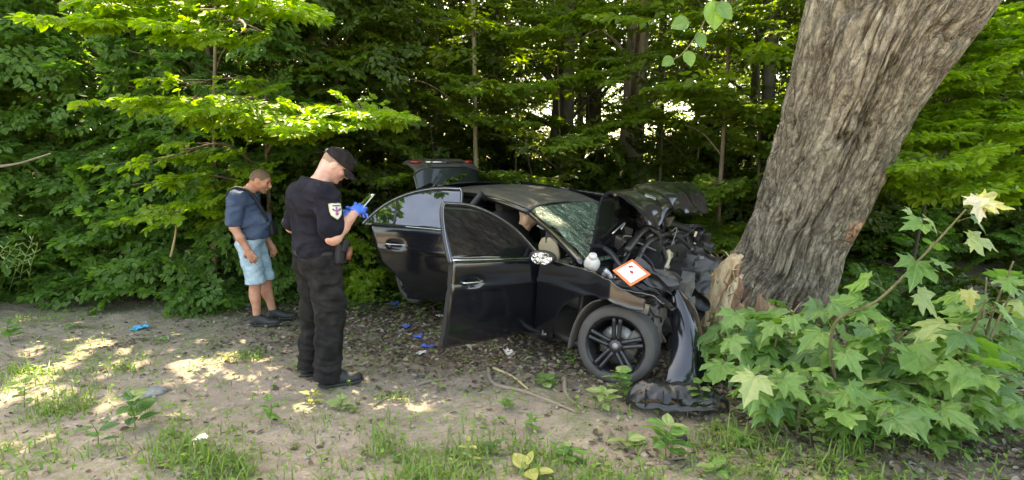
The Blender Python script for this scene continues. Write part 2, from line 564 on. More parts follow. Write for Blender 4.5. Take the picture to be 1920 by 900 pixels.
def tree(name, x, y, h, r0, items, sprays, lm, bk, label, cat='tree', group=None, lean=(0, 0), tpl=LEAF, seed=0, limbs=10, r1=None, cull=True, thin=1.0, wob=.15, z0=None, twigs=False, k=12, nseg=40):
    z = g1(x, y) - .05 if z0 is None else z0
    t = empty(name, (x, y, z), 0, label, cat, group)
    tp = trunk_pts(h, lean, wob, seed)
    mb, P = trunk_mb(tp, r0, r1 if r1 is not None else r0 * .35, k, nseg, seed)
    rr = np.random.default_rng(seed + 1)
    if items:
        pick = rr.permutation(len(items))[:limbs]
        for i in pick:
            q = items[i][0]
            zz = max(q[2] - .35 * math.hypot(q[0] - P[0][0], q[1] - P[0][1]) - .1, h * .12)
            j = int(np.clip(zz / h * (len(P) - 1), 1, len(P) - 2))
            s = P[j]
            mid = s * .5 + q * .5 + np.array([0, 0, .12 * np.linalg.norm(q - s)])
            mb.tube([s, mid, q], [r0 * .28 + .004, .006], 6, n=8)
    tr = mb.build('trunk', bk, t)
    if items:
        me, TW = crown_mesh('crown', items, sprays, lm, tpl, (x, y, z), cull, thin)
        put('crown', me, None, t)
        if twigs:
            m2 = MB(); twig_tubes(m2, TW, .004); m2.build('twigs', BK_TWIG, t)
    return t

def disc_at(items, dx, dy): return [(p + np.array([dx, dy, 0]), a, e, ro, s) for p, a, e, ro, s in items]

# ---- the wood behind: trunks one can tell apart
rt = np.random.default_rng(11)
def X(px, y): return (px - 960) / FPX * y
bgt = [  # px at eye height, depth, radius, height, lean x, bark, label
    (615, 8.6, .045, 9, -.35, BK_BROWN, 'thin brown trunk rising above the policeman\'s cap'),
    (745, 11.5, .17, 12, .1, BK_BROWN, 'reddish brown trunk behind the open boot lid, left of the pale sapling'),
    (893, 8.3, .042, 9, -.05, BK_PALE, 'straight pale slender sapling right behind the boot lid'),
    (940, 12.5, .20, 13, -.5, BK_DARK, 'thick dark trunk just right of the pale slender sapling'),
    (880, 14.0, .09, 12, -.9, BK_DARK, 'thin dark leaning trunk just left of the pale slender sapling'),
    (1030, 13.0, .17, 13, .75, BK_DARK, 'dark forked trunk leaning right above the car roof'),
    (1108, 14.5, .25, 14, .1, BK_DARK, 'broad dark trunk standing left of the big brown one'),
    (1172, 10.6, .27, 13, .55, BK_BROWN, 'big brown trunk behind the raised bonnet'),
    (1235, 16.0, .12, 12, -.2, BK_DARK, 'narrow dark trunk before the bright clearing'),
    (1345, 7.4, .034, 8, .12, BK_BROWN, 'slim straight sapling between bonnet and the leaning tree'),
    (1395, 12.0, .10, 11, .3, BK_DARK, 'dark trunk half hidden just left of the leaning tree'),
    (1300, 9.3, .02, 5.5, .12, BK_BROWN, 'very thin sapling right of the bright clearing'),
    (1060, 9.0, .018, 5, -.15, BK_BROWN, 'very thin bare sapling over the car roof'),
    (810, 10.0, .03, 7, .2, BK_BROWN, 'thin bare stem left of the pale slender sapling'),
    (675, 12.5, .10, 11, -.3, BK_DARK, 'dark trunk deep in the shade right of the policeman\'s cap'),
    (1780, 11.0, .12, 11, .2, BK_DARK, 'dark trunk in the shade right of the leaning tree'),
    (1890, 13.0, .16, 12, -.2, BK_DARK, 'dark trunk at the right edge behind the shrubs'),
    (520, 11.5, .11, 12, .3, BK_DARK, 'dark trunk deep behind the bright sprays'),
    (90, 13.0, .15, 12, .3, BK_DARK, 'dark trunk deep in the wood at the far left'),
]
for i, (px, y, r0, h, lx, bk, lab) in enumerate(bgt):
    x = X(px, y)
    big = r0 > .08
    items = disc(rt, 150 if big else 26, 2.9, h * .27, h * 0.9, .1)
    if not big: items = disc(rt, 30, 1.3, h * .28, h * .9, .1)
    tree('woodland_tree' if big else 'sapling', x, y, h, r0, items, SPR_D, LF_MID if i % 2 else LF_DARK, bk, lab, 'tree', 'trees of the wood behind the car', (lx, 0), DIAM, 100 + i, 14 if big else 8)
# far wood: shared meshes, many trees
far_me = []
for i in range(4):
    it = disc(rt, 260, 3.2, .5, 11, .1)
    it = [(p, a_, e, ro, s * 1.3) for p, a_, e, ro, s in it]
    far_me.append(crown_mesh('crown', it, SPR_D, LF_MID if i % 2 else LF_DARK, DIAM, cull=False)[0])
far_tr = []
for i in range(3):
    mb, P = trunk_mb(trunk_pts(12, (rt.normal(0, .5), 0), .5, 300 + i), .15, .04, 9, 20, i)
    me = mb.mesh('trunk'); me.materials.append(BK_DARK); far_tr.append(me)
k = 0
for row, (y, n) in enumerate([(16.5, 11), (19.5, 11), (23, 12)]):
    for j in range(n):
        u = (j + rt.uniform(.1, .9)) / n
        px = -150 + u * 2220
        if 1195 < px < 1290 or (970 < px < 1010): continue
        t = empty('woodland_tree', (X(px, y), y + rt.uniform(-1, 1), .1), rt.uniform(0, 6.28), 'slender tree deep in the wood, one of many shadowy trunks far back', 'tree', 'shadowy trees far back in the wood')
        put('trunk', far_tr[k % 3], None, t, sc=(rt.uniform(.7, 1.3),) * 2 + (1,))
        put('crown', far_me[k % 4], None, t)
        k += 1
# sunny edge of the clearing beyond
field_items = []
for i in range(5200):
    field_items.append((np.array([rt.uniform(-40, 40), rt.uniform(0, 5.0), rt.uniform(0, 1) ** 1.1 * 10.5]), rt.uniform(0, 6.28), rt.uniform(0, .5), rt.normal(0, .3), rt.uniform(1.3, 2.2)))
me, _ = crown_mesh('clearing_foliage', field_items, SPR_D, LF_FIELD, DIAM, cull=False)
tag(put('sunlit_thicket', me, None, None, (0, 31, 0)), 'bright yellow green thicket in the sun far beyond the wood', 'thicket', kind='stuff')

# ---- the shade canopy over the track: tall crowns just above the picture
can = []
for x, y, h, n, R_, lo in [(-6.0, 8.3, 11, 260, 3.0, 4.7), (-2.4, 8.6, 12, 280, 2.9, 4.8), (1.0, 9.2, 12, 270, 3.0, 4.9), (4.6, 8.8, 11, 250, 2.9, 4.7), (8.0, 8.5, 11, 160, 2.8, 4.2), (-9.6, 8.4, 11, 200, 3.0, 3.9)]:
    can.append((x, y, h, n, R_, lo))
clab = ['tall tree over the left bushes with its crown above the picture', 'tall tree behind the policeman with its crown above the picture', 'tall tree behind the boot lid with its crown above the picture', 'tall tree behind the leaning trunk with its crown above the picture', 'tall tree beyond the right edge shading the shrubs', 'tall tree beyond the left edge shading the track']
for i, (x, y, h, n, R_, lo) in enumerate(can):
    it = disc(rt, n, R_, lo, h + .5, .05, (-.15, .3))
    it = [(p, a, e, ro, s * 1.15) for p, a, e, ro, s in it]
    tree('shade_tree', x, y + 1.4, h, .14, disc_at(it, 0, -1.0), SPR_D, LF_MID, BK_DARK, clab[i], 'tree', None, (rt.normal(0, .3), 0), DIAM, 400 + i, 18)

# ---- left side: leafy young trees reaching down to the ground
def wall_items(r, n, w, d, h, face=-PI / 2, zlo=.15):
    """sprays over the near face and top of a bush"""
    out = []
    for i in range(n):
        a = face + r.uniform(-1.5, 1.5); z = zlo + (h - zlo) * r.uniform(0, 1) ** .85
        k = math.sqrt(max(1 - (max(z / h - .35, 0) / .75) ** 2, .08)) * r.uniform(.35, 1.0)
        out.append((np.array([w * k * math.cos(a), d * k * math.sin(a), z]), a + r.normal(0, .6), r.uniform(-.65, .25), r.normal(0, .45), r.uniform(.4, .85)))
    return out
rl = np.random.default_rng(23)
left = [
    (-6.9, 7.4, 5.2, 520, 1.7, 1.2, LF_LEFT, 'dense leafy young tree filling the left edge of the picture'),
    (-5.2, 7.9, 5.6, 520, 1.7, 1.2, LF_LEFT, 'dense leafy young tree left of the bright sprays'),
    (-3.9, 7.6, 5.0, 380, 1.3, 1.1, LF_LEFT, 'leafy young tree behind the man in shorts'),
    (-2.5, 8.2, 4.6, 240, 1.2, 1.0, LF_DARK, 'leafy young tree between the two men'),
    (-8.9, 7.8, 5.5, 460, 1.6, 1.2, LF_BLUE, 'bluish green young tree at the far left edge'),
]
for i, (x, y, h, n, w, d, m, lab) in enumerate(left):
    tree('young_hornbeam', x, y, h, .05, wall_items(rl, n, w, d, h), SPR, m, BK_BROWN, lab, 'tree', None, (rl.normal(0, .2), -.2), LEAF if i < 5 else DIAM, 500 + i, 26, thin=.8)

# the bright layered sprays: a sapling whose boughs reach over the men
def bough_tree(name, x, y, boughs, lm, label, seed, r0=.04, sprays=SPR, tpl=LEAF, cat='tree', height=None, bk=BK_BROWN):
    """boughs: list of polyline (world points), sprays spaced along each"""
    z = g1(x, y) - .03
    t = empty(name, (x, y, z), 0, label, cat)
    r = np.random.default_rng(seed)
    top = height or max(max(p[2] for p in b) for b in boughs)
    tp = trunk_pts(top, (boughs[0][0][0] - x, boughs[0][0][1] - y), .1, seed)
    mb, P = trunk_mb(tp, r0, r0 * .3, 10, 30, seed)
    items = []
    for b in boughs:
        b = np.array([list(q) for q in b], float) - np.array([x, y, z])
        c = cr(b, 12)
        j = int(np.clip((c[0][2] - .2) / top * (len(P) - 1), 1, len(P) - 1))
        full = np.vstack([P[j], c])
        mb.tube(full, [r0 * .5, .005], 6)
        ln = np.linalg.norm(np.diff(c, axis=0), axis=1).sum()
        n = max(int(ln / .17), 3)
        for k in range(n):
            u = (k + .6) / n
            q = c[int(u * 11)]; dd = c[min(int(u * 11) + 1, 11)] - c[max(int(u * 11) - 1, 0)]
            a = math.atan2(dd[1], dd[0])
            for sg in (1, -1):
                items.append((q + r.normal(0, .02, 3), a + sg * r.uniform(.35, .95), r.uniform(-.35, .05), sg * .25 + r.normal(0, .2), r.uniform(.35, .62)))
        items.append((c[-1], a, -.05, 0, .6))
    mb.build('trunk', bk, t)
    me, TW = crown_mesh('crown', items, sprays, lm, tpl, (x, y, z))
    put('crown', me, None, t)
    m2 = MB(); twig_tubes(m2, TW, .003); tag(m2.build('twigs', BK_TWIG, t), kind='stuff')
    return t
bough_tree('young_hornbeam', -3.0, 6.9, [
    [W(500, 250, 6.6), W(400, 190, 6.0), W(290, 190, 5.4)], [W(520, 250, 6.6), W(480, 185, 5.8), W(420, 205, 5.2)],
    [W(560, 230, 6.6), W(640, 195, 6.0), W(700, 215, 5.6)], [W(530, 240, 6.6), W(560, 200, 5.9), W(560, 240, 5.2)],
    [W(500, 330, 6.7), W(420, 270, 6.1), W(300, 300, 5.7)], [W(500, 350, 6.7), W(400, 330, 6.2), W(320, 340, 5.8)],
    [W(520, 200, 6.8), W(470, 150, 6.4), W(380, 150, 6.0)], [W(480, 400, 6.8), W(400, 370, 6.4), W(330, 400, 6.1)]],
    LF_LIME, 'bright lime green layered branches above the man in shorts', 61)
bough_tree('young_hornbeam', -3.6, 6.6, [
    [W(420, 20, 6.6), W(330, 20, 5.8), W(190, 50, 5.0)], [W(430, 0, 6.6), W(420, 10, 5.8), W(360, 60, 5.1)],
    [W(460, -10, 6.5), W(500, 0, 5.8), W(530, 30, 5.2)], [W(440, 30, 6.6), W(460, 50, 6.0), W(430, 80, 5.4)],
    [W(420, -60, 6.5), W(340, -40, 5.8), W(250, 0, 5.2)], [W(430, -60, 6.5), W(440, -30, 5.6), W(440, 0, 5.0)]],
    LF_LIME, 'bright lime green branches hanging at the top left', 62)
# undergrowth of the left edge
for i, (px, py, w, h, n, m, lab) in enumerate([
    (60, 470, .75, 1.15, 60, LF_BLUE, 'low bluish green bush at the left edge of the track'),
    (200, 505, .7, 1.0, 60, LF_LEFT, 'low bush beside the bare stooping stem'),
    (330, 500, .6, .95, 50, LF_BLUE, 'low dark green bush left of the man in shorts'),
    (420, 510, .5, .8, 40, LF_LEFT, 'low bush right behind the man in shorts'),
    (690, 560, .42, .85, 46, LF_LIME, 'fresh green bush under the rear car door'),
    (560, 540, .42, .7, 40, LF_LEFT, 'small green bush between the two men'),
    (130, 440, .9, 1.6, 60, LF_LEFT, 'rounded bush behind the low bluish one'),
    (275, 430, .9, 1.7, 60, LF_LEFT, 'tall rounded bush left of the man in shorts'),
    (1700, 520, .7, 1.0, 60, LF_LEFT, 'low bush behind the maple saplings right of the leaning tree'),
    (1830, 500, .8, 1.1, 70, LF_DARK, 'low dark bush behind the tall leaning shoot'),
    (1640, 480, .7, .8, 50, LF_DARK, 'low dark bush close behind the leaning tree'),
    (1930, 520, .8, 1.0, 60, LF_LEFT, 'low bush cut by the right edge of the picture'),
    (1760, 470, .9, .9, 60, LF_DARK, 'low dark bush farthest back right of the leaning tree'),
    (1690, 600, .6, .6, 46, LF_LEFT, 'knee-high greenery between the leaning tree and the long maple shoot'),
    (1850, 610, .7, .65, 50, LF_DARK, 'knee-high dark greenery under the long maple shoot'),
    (20, 545, .5, .45, 34, LF_LEFT, 'knee-high greenery at the left edge by the seed-pod stalks'),
    (240, 540, .45, .4, 30, LF_LEFT, 'knee-high greenery left of the bent stem'),
    (770, 560, .35, .5, 26, LF_DARK, 'small dark bush below the rear door in the shade')]):
    g = G(px, py)
    tree('bush', g.x, g.y + .25, h * .8, .015, wall_items(rl, n, w, w * .8, h, zlo=.05), [tuple([P * .55, D, NN, SZ * .8, [t * .55 for t in tw]]) for P, D, NN, SZ, tw in SPR], m, BK_TWIG, lab, 'bush', None, (0, 0), LEAF, 600 + i, 14, k=6, nseg=10, thin=.85)

for i, (x, y, h, n, w) in enumerate([(-8.2, 10.5, 7, 300, 2.3), (-5.0, 11.0, 7.5, 300, 2.3), (-11.5, 11, 7, 300, 2.4), (-2.2, 11.5, 7, 200, 2.0), (6.8, 11.0, 7, 300, 2.3), (10.2, 10.5, 7, 300, 2.4)]):
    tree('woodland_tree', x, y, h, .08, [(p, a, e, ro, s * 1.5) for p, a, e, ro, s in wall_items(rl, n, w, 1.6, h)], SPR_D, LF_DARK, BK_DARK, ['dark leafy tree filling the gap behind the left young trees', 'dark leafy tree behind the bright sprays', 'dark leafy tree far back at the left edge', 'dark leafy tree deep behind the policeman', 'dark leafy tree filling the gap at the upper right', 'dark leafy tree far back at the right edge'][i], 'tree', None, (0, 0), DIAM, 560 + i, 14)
# ---- middle: layered boughs behind the car
mid = [
    (-1.2, 8.2, [[W(760, 170, 8.2), W(830, 200, 7.8), W(930, 225, 7.4)], [W(760, 120, 8.2), W(860, 150, 7.6), W(960, 160, 7.2)], [W(770, 60, 8.4), W(700, 90, 7.8), W(640, 130, 7.4)], [W(760, 250, 8.4), W(700, 230, 8.0), W(650, 260, 7.6)], [W(770, 20, 8.4), W(860, 40, 7.8), W(960, 60, 7.4)]], LF_MID, 'layered green boughs behind the boot lid'),
    (2.2, 8.4, [[W(1240, 180, 8.6), W(1160, 230, 7.8), W(1080, 270, 7.2)], [W(1250, 150, 8.6), W(1330, 190, 7.8), W(1420, 215, 7.2)], [W(1250, 90, 8.4), W(1180, 120, 7.8), W(1090, 150, 7.4)], [W(1260, 60, 8.4), W(1350, 80, 7.6), W(1440, 110, 7)], [W(1250, 230, 8.6), W(1340, 260, 8.0), W(1420, 270, 7.4)], [W(1250, 20, 8.4), W(1150, 30, 7.8), W(1050, 60, 7.4)]], LF_MID, 'layered green boughs above the raised bonnet'),
    (3.4, 7.6, [[W(1410, 240, 7.6), W(1350, 170, 7.2), W(1290, 160, 6.8)], [W(1420, 60, 7.6), W(1400, 20, 7), W(1340, 30, 6.6)], [W(1420, 350, 7.6), W(1350, 340, 7.2), W(1290, 380, 6.9)], [W(1410, 420, 7.6), W(1370, 420, 7.3), W(1330, 450, 7.0)]], LF_MID, 'leafy boughs just left of the leaning tree'),
    (5.6, 7.8, [[W(1800, 120, 7.8), W(1740, 90, 6.8), W(1690, 120, 6.0)], [W(1800, 200, 7.8), W(1760, 200, 6.4), W(1740, 250, 5.4)], [W(1830, 150, 7.5), W(1880, 180, 6.2), W(1920, 230, 5.2)], [W(1850, 60, 7.5), W(1900, 80, 6.5), W(1960, 120, 5.6)], [W(1800, 20, 7.5), W(1840, 20, 6.5), W(1890, 40, 5.6)], [W(1760, 300, 7.6), W(1720, 300, 6.4), W(1690, 330, 5.6)], [W(1850, 280, 7.6), W(1880, 260, 6.2), W(1920, 290, 5.4)], [W(1840, 230, 7.2), W(1800, 250, 6.0), W(1760, 300, 5.0)], [W(1900, 330, 7.0), W(1870, 330, 6.0), W(1830, 340, 5.2)], [W(1900, 100, 7.0), W(1850, 110, 6.0), W(1800, 140, 5.4)]], LF_LIME, 'leafy boughs right of the leaning tree'),
    (0.0, 9.6, [[W(980, 40, 9.6), W(900, 60, 9), W(820, 90, 8.6)], [W(980, 90, 9.6), W(1060, 110, 9), W(1130, 110, 8.5)], [W(980, 0, 9.6), W(1000, 10, 9), W(1010, 40, 8.4)], [W(980, 220, 9.6), W(1040, 230, 9.2), W(1090, 260, 9)]], LF_MID, 'leafy boughs over the middle of the car roof'),
    (-.6, 7.6, [[W(900, 330, 7.8), W(850, 325, 7.5), W(790, 325, 7.2)], [W(900, 330, 7.8), W(940, 320, 7.6), W(980, 335, 7.5)]], LF_MID, 'low green branch lying behind the boot lid'),
]
for i, (x, y, b, m, lab) in enumerate(mid):
    bough_tree('young_hornbeam', x, y, b, m, lab, 700 + i, .03, SPR, LEAF, bk=BK_DARK)
# dark understorey deep in the wood
for i in range(34):
    px = 540 + i * 42 + rt.uniform(-25, 25); y = rt.uniform(9.0, 14)
    if i == 0: protos = []
    if i < 4:
        it = wall_items(rt, 90, 1.2, .9, 2.3, zlo=.1)
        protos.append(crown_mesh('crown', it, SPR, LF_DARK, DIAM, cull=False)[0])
    t = empty('bush', (X(px, y), y, g1(X(px, y), y)), rt.uniform(-1, 1), 'dark shrub in the deep shade of the wood', 'bush', 'dark shrubs deep in the wood')
    put('crown', protos[i % 4], None, t, sc=rt.uniform(.6, 1.15))
for i in range(26):                    # bare understorey stems
    px = 620 + i * 34 + rt.uniform(-20, 20); y = rt.uniform(8.5, 13)
    mb, P = trunk_mb(trunk_pts(rt.uniform(3, 5.5), (rt.normal(0, .5), rt.normal(0, .2)), .4, 800 + i), rt.uniform(.010, .024), .005, 6, 16, i)
    o = mb.build('dead_sapling', BK_DARK if i % 3 else BK_BROWN, loc=(X(px, y), y, g1(X(px, y), y) - .05))
    tag(o, 'thin bare stem standing in the deep shade behind the car', 'sapling', 'thin bare stems in the wood')
# ------------------------------------------------------------------ the big leaning tree
lt = empty('leaning_tree', (2.62, 5.95, 0), 0, 'huge leaning tree with furrowed bark and a torn pale wound at its foot', 'tree')
LO = np.array([2.62, 5.95, 0.0])
rows = [(-260, 1640, 1980, 4.8), (-120, 1572, 1902, 4.9), (0, 1526, 1834, 5.0), (100, 1504, 1762, 5.1), (200, 1484, 1702, 5.25), (300, 1460, 1654, 5.4), (400, 1428, 1604, 5.55), (450, 1408, 1576, 5.62), (500, 1382, 1566, 5.7), (560, 1345, 1545, 5.8), (605, 1318, 1560, 5.85), (640, 1300, 1580, 5.9)]
C_, Rw = [], []
for py, a, b_, y in rows:
    p, q = W(a, py, y), W(b_, py, y)
    C_.append(((p + q) / 2)[:]); Rw.append((q - p).length / 2)
C_ = np.array(C_)[::-1]; Rw = np.array(Rw)[::-1]
_g = np.gradient(C_, axis=0); Rw = Rw * (_g[:, 2] / np.hypot(_g[:, 0], _g[:, 2])) * .93
C_ = np.vstack([C_, C_[-1] + (C_[-1] - C_[-2]) * np.arange(1, 9)[:, None] * 1.7]); Rw = np.concatenate([Rw, Rw[-1] * np.linspace(.9, .35, 8)])
nL, nA = 560, 380
_P = cr(C_, 600); _s = np.concatenate([[0], np.cumsum(np.linalg.norm(np.diff(_P, axis=0), axis=1))])
_t = np.concatenate([np.linspace(0, 4.4, 470), np.linspace(4.45, _s[-1], 90)]); _u = np.interp(_t, _s, np.linspace(0, 1, 600))
Pc = np.stack([np.interp(_u, np.linspace(0, 1, 600), _P[:, k]) for k in range(3)], 1); Rr = np.interp(_u, np.linspace(0, 1, len(Rw)), Rw)
Rr = np.convolve(np.pad(Rr, 8, 'edge'), np.ones(17) / 17, 'valid')
T = nrm(np.gradient(Pc, axis=0))
sx = nrm(np.cross(T, np.array([0, 1.0, 0]))) * 1.0          # sideways
sx = np.where(sx[:, :1] < 0, -sx, sx); sy = nrm(np.cross(sx, T)); sy = np.where(sy[:, 1:2] > 0, -sy, sy)   # towards the camera
sL = np.concatenate([[0], np.cumsum(np.linalg.norm(np.diff(Pc, axis=0), axis=1))])[:, None]
A = np.linspace(0, 2 * PI, nA, endpoint=False)[None]
def bark_disp(s, a, rad):
    """furrowed plates running along the trunk, swirling round knots"""
    w = (a - 4.7) * .58 + 0 * rad                                            # metres round the trunk
    sw = .035 * fbm(s * 1.0, a * 1.6, 0, 3, 3)
    kx = np.exp(-(((s - 1.15) / .28) ** 2 + ((a - 4.9) / .35) ** 2)) + .8 * np.exp(-(((s - 2.9) / .4) ** 2 + ((a - 4.9) / .45) ** 2))
    w2 = w + sw + .03 * s * np.sin(a)
    f = 1 - 1.3 * np.abs(fbm(w2 * 17, s * 1.7 + kx * 3, 0, 5, 3, 2.1, .4))
    f = 1 - f
    g = 1 - np.abs(vnoise(w2 * 34, s * 5.5, 3, 6))
    cr_ = vnoise(w2 * 9, s * 9, 1, 7)
    a1 = fbm(w2 * 12, s * 1.1, 0, 5, 3, 2.3, .5); a2 = vnoise(w2 * 25, s * 3.2, 4, 15); a3 = vnoise(w2 * 40, s * 9, 2, 25)
    d = .080 * (1 - np.exp(-(a1 / .14) ** 2)) + .024 * (1 - np.exp(-(a2 / .2) ** 2)) + .006 * a3 - .03 + .006 * cr_ + .05 * fbm(s * .8, a * 1.2, 5, 8, 2) * .7
    d = d + .03 * kx * (1 - kx)
    BW[0] = np.stack([w2, s + 0 * w2, 0 * w2], -1)
    return d
BW = [None]
rad = Rr[:, None] * (1 + 0 * A)
groove = -.085 * np.exp(-((A - (4.35 + .10 * sL)) / .16) ** 2) * sstep(.9, 2.6, sL)      # where two stems have grown together
flare = .10 * np.exp(-sL / .22) * (1 + .5 * np.cos(3 * A + 1))
rad = rad + bark_disp(sL, A, Rr[:, None]) + groove + flare
Pt = Pc[:, None] + rad[..., None] * (np.cos(A)[..., None] * sx[:, None] - .92 * np.sin(A)[..., None] * (-sy[:, None]) * -1)
# A = 0 is the right flank, 3/2 pi the side towards the camera
Pt = Pc[:, None] + rad[..., None] * (np.cos(A)[..., None] * sx[:, None] - .92 * np.sin(A)[..., None] * sy[:, None])
mk_ = N('furrowed_bark', .95)
co = mk_.co('Object', (1, 1, 1))
n1 = mk_.noise(co, 5, 6, .7, .8); n2 = mk_.noise(co, 34, 5, .75); n3 = mk_.noise(co, 1.2, 3)
c = mk_.mix(mk_.ramp(n1, [(.35, 0.), (.65, 1.)]), (.25, .215, .15), (.45, .405, .30))
c = mk_.mix(mk_.ramp(n2, [(.3, .55), (.55, 0.)]), c, (.07, .052, .037))
sepz = mk_.node('ShaderNodeSeparateXYZ'); mk_.ln(co, sepz.inputs[0])
low = mk_.ramp(mk_.math('ADD', sepz.outputs['Z'], mk_.math('MULTIPLY', n1, .35)), [(.38, .75), (.72, 0.)])
c = mk_.mix(low, c, (.17, .085, .045))
fl = mk_.node('ShaderNodeAttribute', attribute_name='bark_flow'); fm = mk_.node('ShaderNodeMapping'); fm.inputs['Scale'].default_value = (1, .2, 1); mk_.ln(fl.outputs['Vector'], fm.inputs[0])
fis = mk_.math('ABSOLUTE', mk_.math('SUBTRACT', mk_.noise(fm.outputs[0], 15, 5, .65, .12), .5)); fis2 = mk_.math('ABSOLUTE', mk_.math('SUBTRACT', mk_.noise(fm.outputs[0], 38, 4, .65, .15), .5))
fc = mk_.ramp(fis, [(.0, .85), (.03, .4), (.075, 0.)]); c = mk_.mix(fc, c, (.06, .045, .032)); c = mk_.mix(mk_.ramp(fis2, [(0., .22), (.04, 0.)]), c, (.08, .062, .045))
c = mk_.mix(mk_.ramp(n3, [(.5, 0.), (.7, .35)]), c, (.15, .16, .10))
mk_.color(c)
geo = mk_.node('ShaderNodeNewGeometry')
mk_.bump(mk_.math('ADD', mk_.math('MULTIPLY', n2, .35), mk_.math('ADD', mk_.ramp(fis, [(0., 0.), (.09, 1.)]), mk_.math('MULTIPLY', mk_.ramp(fis2, [(0., 0.), (.07, 1.)]), .5))), .85, .016)
mb = MB(); mb.grid(Pt - LO, closed=True); 
mb.F = [f[:, ::-1] for f in mb.F] if False else mb.F
_o = mb.build('trunk', mk_.m, lt)
_at = _o.data.attributes.new('bark_flow', 'FLOAT_VECTOR', 'POINT'); _at.data.foreach_set('vector', BW[0].reshape(-1).astype(np.float32))
def tp(s, a, out=0.0):                 # point on the trunk: metres up, angle
    i = int(np.clip(np.searchsorted(sL[:, 0], s), 0, nL - 1)); j = int((a % (2 * PI)) / (2 * PI) * nA) % nA
    return Pt[i, j] - LO + out * nrm(Pt[i, j] - Pc[i])
# the wound: pale torn wood on the left foot, reddish inner bark round it, splinters
def fibre(name, c0, c1):
    n = N(name, .8); co = n.co('Object', (1, 1, .25)); f = n.noise(co, 24, 6, .7, .6)
    n.color(n.mix(n.ramp(f, [(.35, 0.), (.62, 1.)]), c0, c1)); n.bump(f, .9, .02); return n.m
M_WOOD = fibre('torn_pale_wood', (.50, .33, .17), (.78, .62, .40)); M_INNER = fibre('reddish_inner_bark', (.17, .085, .045), (.42, .26, .15))
def patch(name, m, s0, s1, a0, a1, out, seed, tear=.25, bulge=0.0, nn=40):
    u = np.linspace(0, 1, nn)[:, None]; v = np.linspace(0, 1, nn)[None]
    e0 = tear * fbm(v * 7, 0, 0, seed, 3) ; e1 = tear * fbm(v * 9, 3, 0, seed + 1, 3); w0 = .25 * tear * fbm(u * 5, 8, 0, seed + 2, 3)
    S_ = (s0 + (s1 - s0) * (u * (1 + e1) - (1 - u) * e0 * .3)); A_2 = a0 + (a1 - a0) * (v + w0)
    ii = np.clip(np.searchsorted(sL[:, 0], np.clip(S_, 0.001, 8).ravel()).reshape(S_.shape), 0, nL - 1)
    base = Pc[ii] + (Rr[ii] + .055 + .10 * np.exp(-S_ / .22))[..., None] * (np.cos(A_2)[..., None] * sx[ii] - .92 * np.sin(A_2)[..., None] * sy[ii])
    nn_ = nrm(base - Pc[ii])
    ed = np.sin(PI * np.clip(u, 0, 1)) ** .35 * np.sin(PI * v) ** .35
    P = base - LO + nn_ * ((out * (2 * ed - 1) + bulge * ed + .012 * fbm(u * 3, v * 22, 0, seed + 5, 3) + .01 * vnoise(u * 8, v * 8, 2, seed + 6))[..., None])
    return MB().slab(P, .02).build(name, m, lt)
patch('inner_bark', M_INNER, .0, .62, 2.75, 4.6, .022, 11, .45, .012)
patch('torn_wood', M_WOOD, -.05, .70, 2.8, 3.85, .052, 13, .35, .035)
patch('torn_wood', M_WOOD, .22, .46, 4.2, 4.75, .040, 15, .6, .02, 24)
patch('torn_wood', M_WOOD, .05, .24, 4.15, 4.55, .040, 17, .6, .02, 24)
patch('bark_scar', M_INNER, 1.42, 1.56, 5.12, 5.36, .010, 19, .5, .006, 20)
rs = np.random.default_rng(5)
for i in range(90):
    s_ = rs.uniform(.02, .78); a_ = rs.uniform(2.6, 3.7) if i % 3 else rs.uniform(3.6, 4.7)
    p = tp(s_, a_, .055); out = nrm(p - (Pc[int(np.clip(np.searchsorted(sL[:, 0], s_), 0, nL - 1))] - LO))
    L_ = rs.uniform(.05, .20); d = nrm(out * rs.uniform(.3, 1.0) + np.array([rs.normal(0, .3), rs.normal(0, .3), rs.uniform(-.3, 1.1)]))
    MB().tube([p - d * .03, p + d * L_ * .5, p + d * L_ + rs.normal(0, .02, 3)], [rs.uniform(.008, .020), .010, .001], 4, n=5, flat=.4).build('splinter', (M_WOOD, M_WOOD, M_INNER, M_WOOD)[i % 4], lt)
for i in range(30):                    # shredded fibres spread round the foot
    p = np.array([-.52, -.25, .06]) + rs.normal(0, [.14, .16, .04]); d = nrm(rs.normal(0, 1, 3) * [1, 1, .5])
    MB().tube([p, p + d * .06 + [0, 0, .02], p + d * rs.uniform(.08, .2)], [.008, .006, .002], 4, n=6, flat=.4).build('splinter', (M_INNER, M_WOOD)[i % 2], lt)
MB().tube([tp(.62, 2.95, .0), tp(.70, 2.9, .06), tp(.78, 2.9, .05)], [.012, .009, .002], 5, n=8).build('splinter', M_INNER, lt)
# crown and limbs high above
rc = np.random.default_rng(41)
top = Pc[-1] - LO
ci = []
for i in range(210):
    a = rc.uniform(0, 6.28); q = rc.uniform(.4, 3.6)
    ci.append((top + np.array([q * math.cos(a) * 1.1 - .2, q * math.sin(a) * .9 + .4, rc.uniform(-1.2, 3.0)]), a, rc.uniform(-.2, .3), rc.normal(0, .3), rc.uniform(.9, 1.4)))
me, _ = crown_mesh('crown', ci, SPR_D, LF_MID, DIAM, LO)
put('crown', me, None, lt)
mb = MB()
for i in range(7):
    q = ci[i * 9][0]; mb.tube([Pc[-60] - LO, (Pc[-30] - LO) * .5 + q * .5 + [0, 0, .4], q], [.18, .10, .02], 8, n=14)
o = mb.build('limb', BK_BROWN, lt)

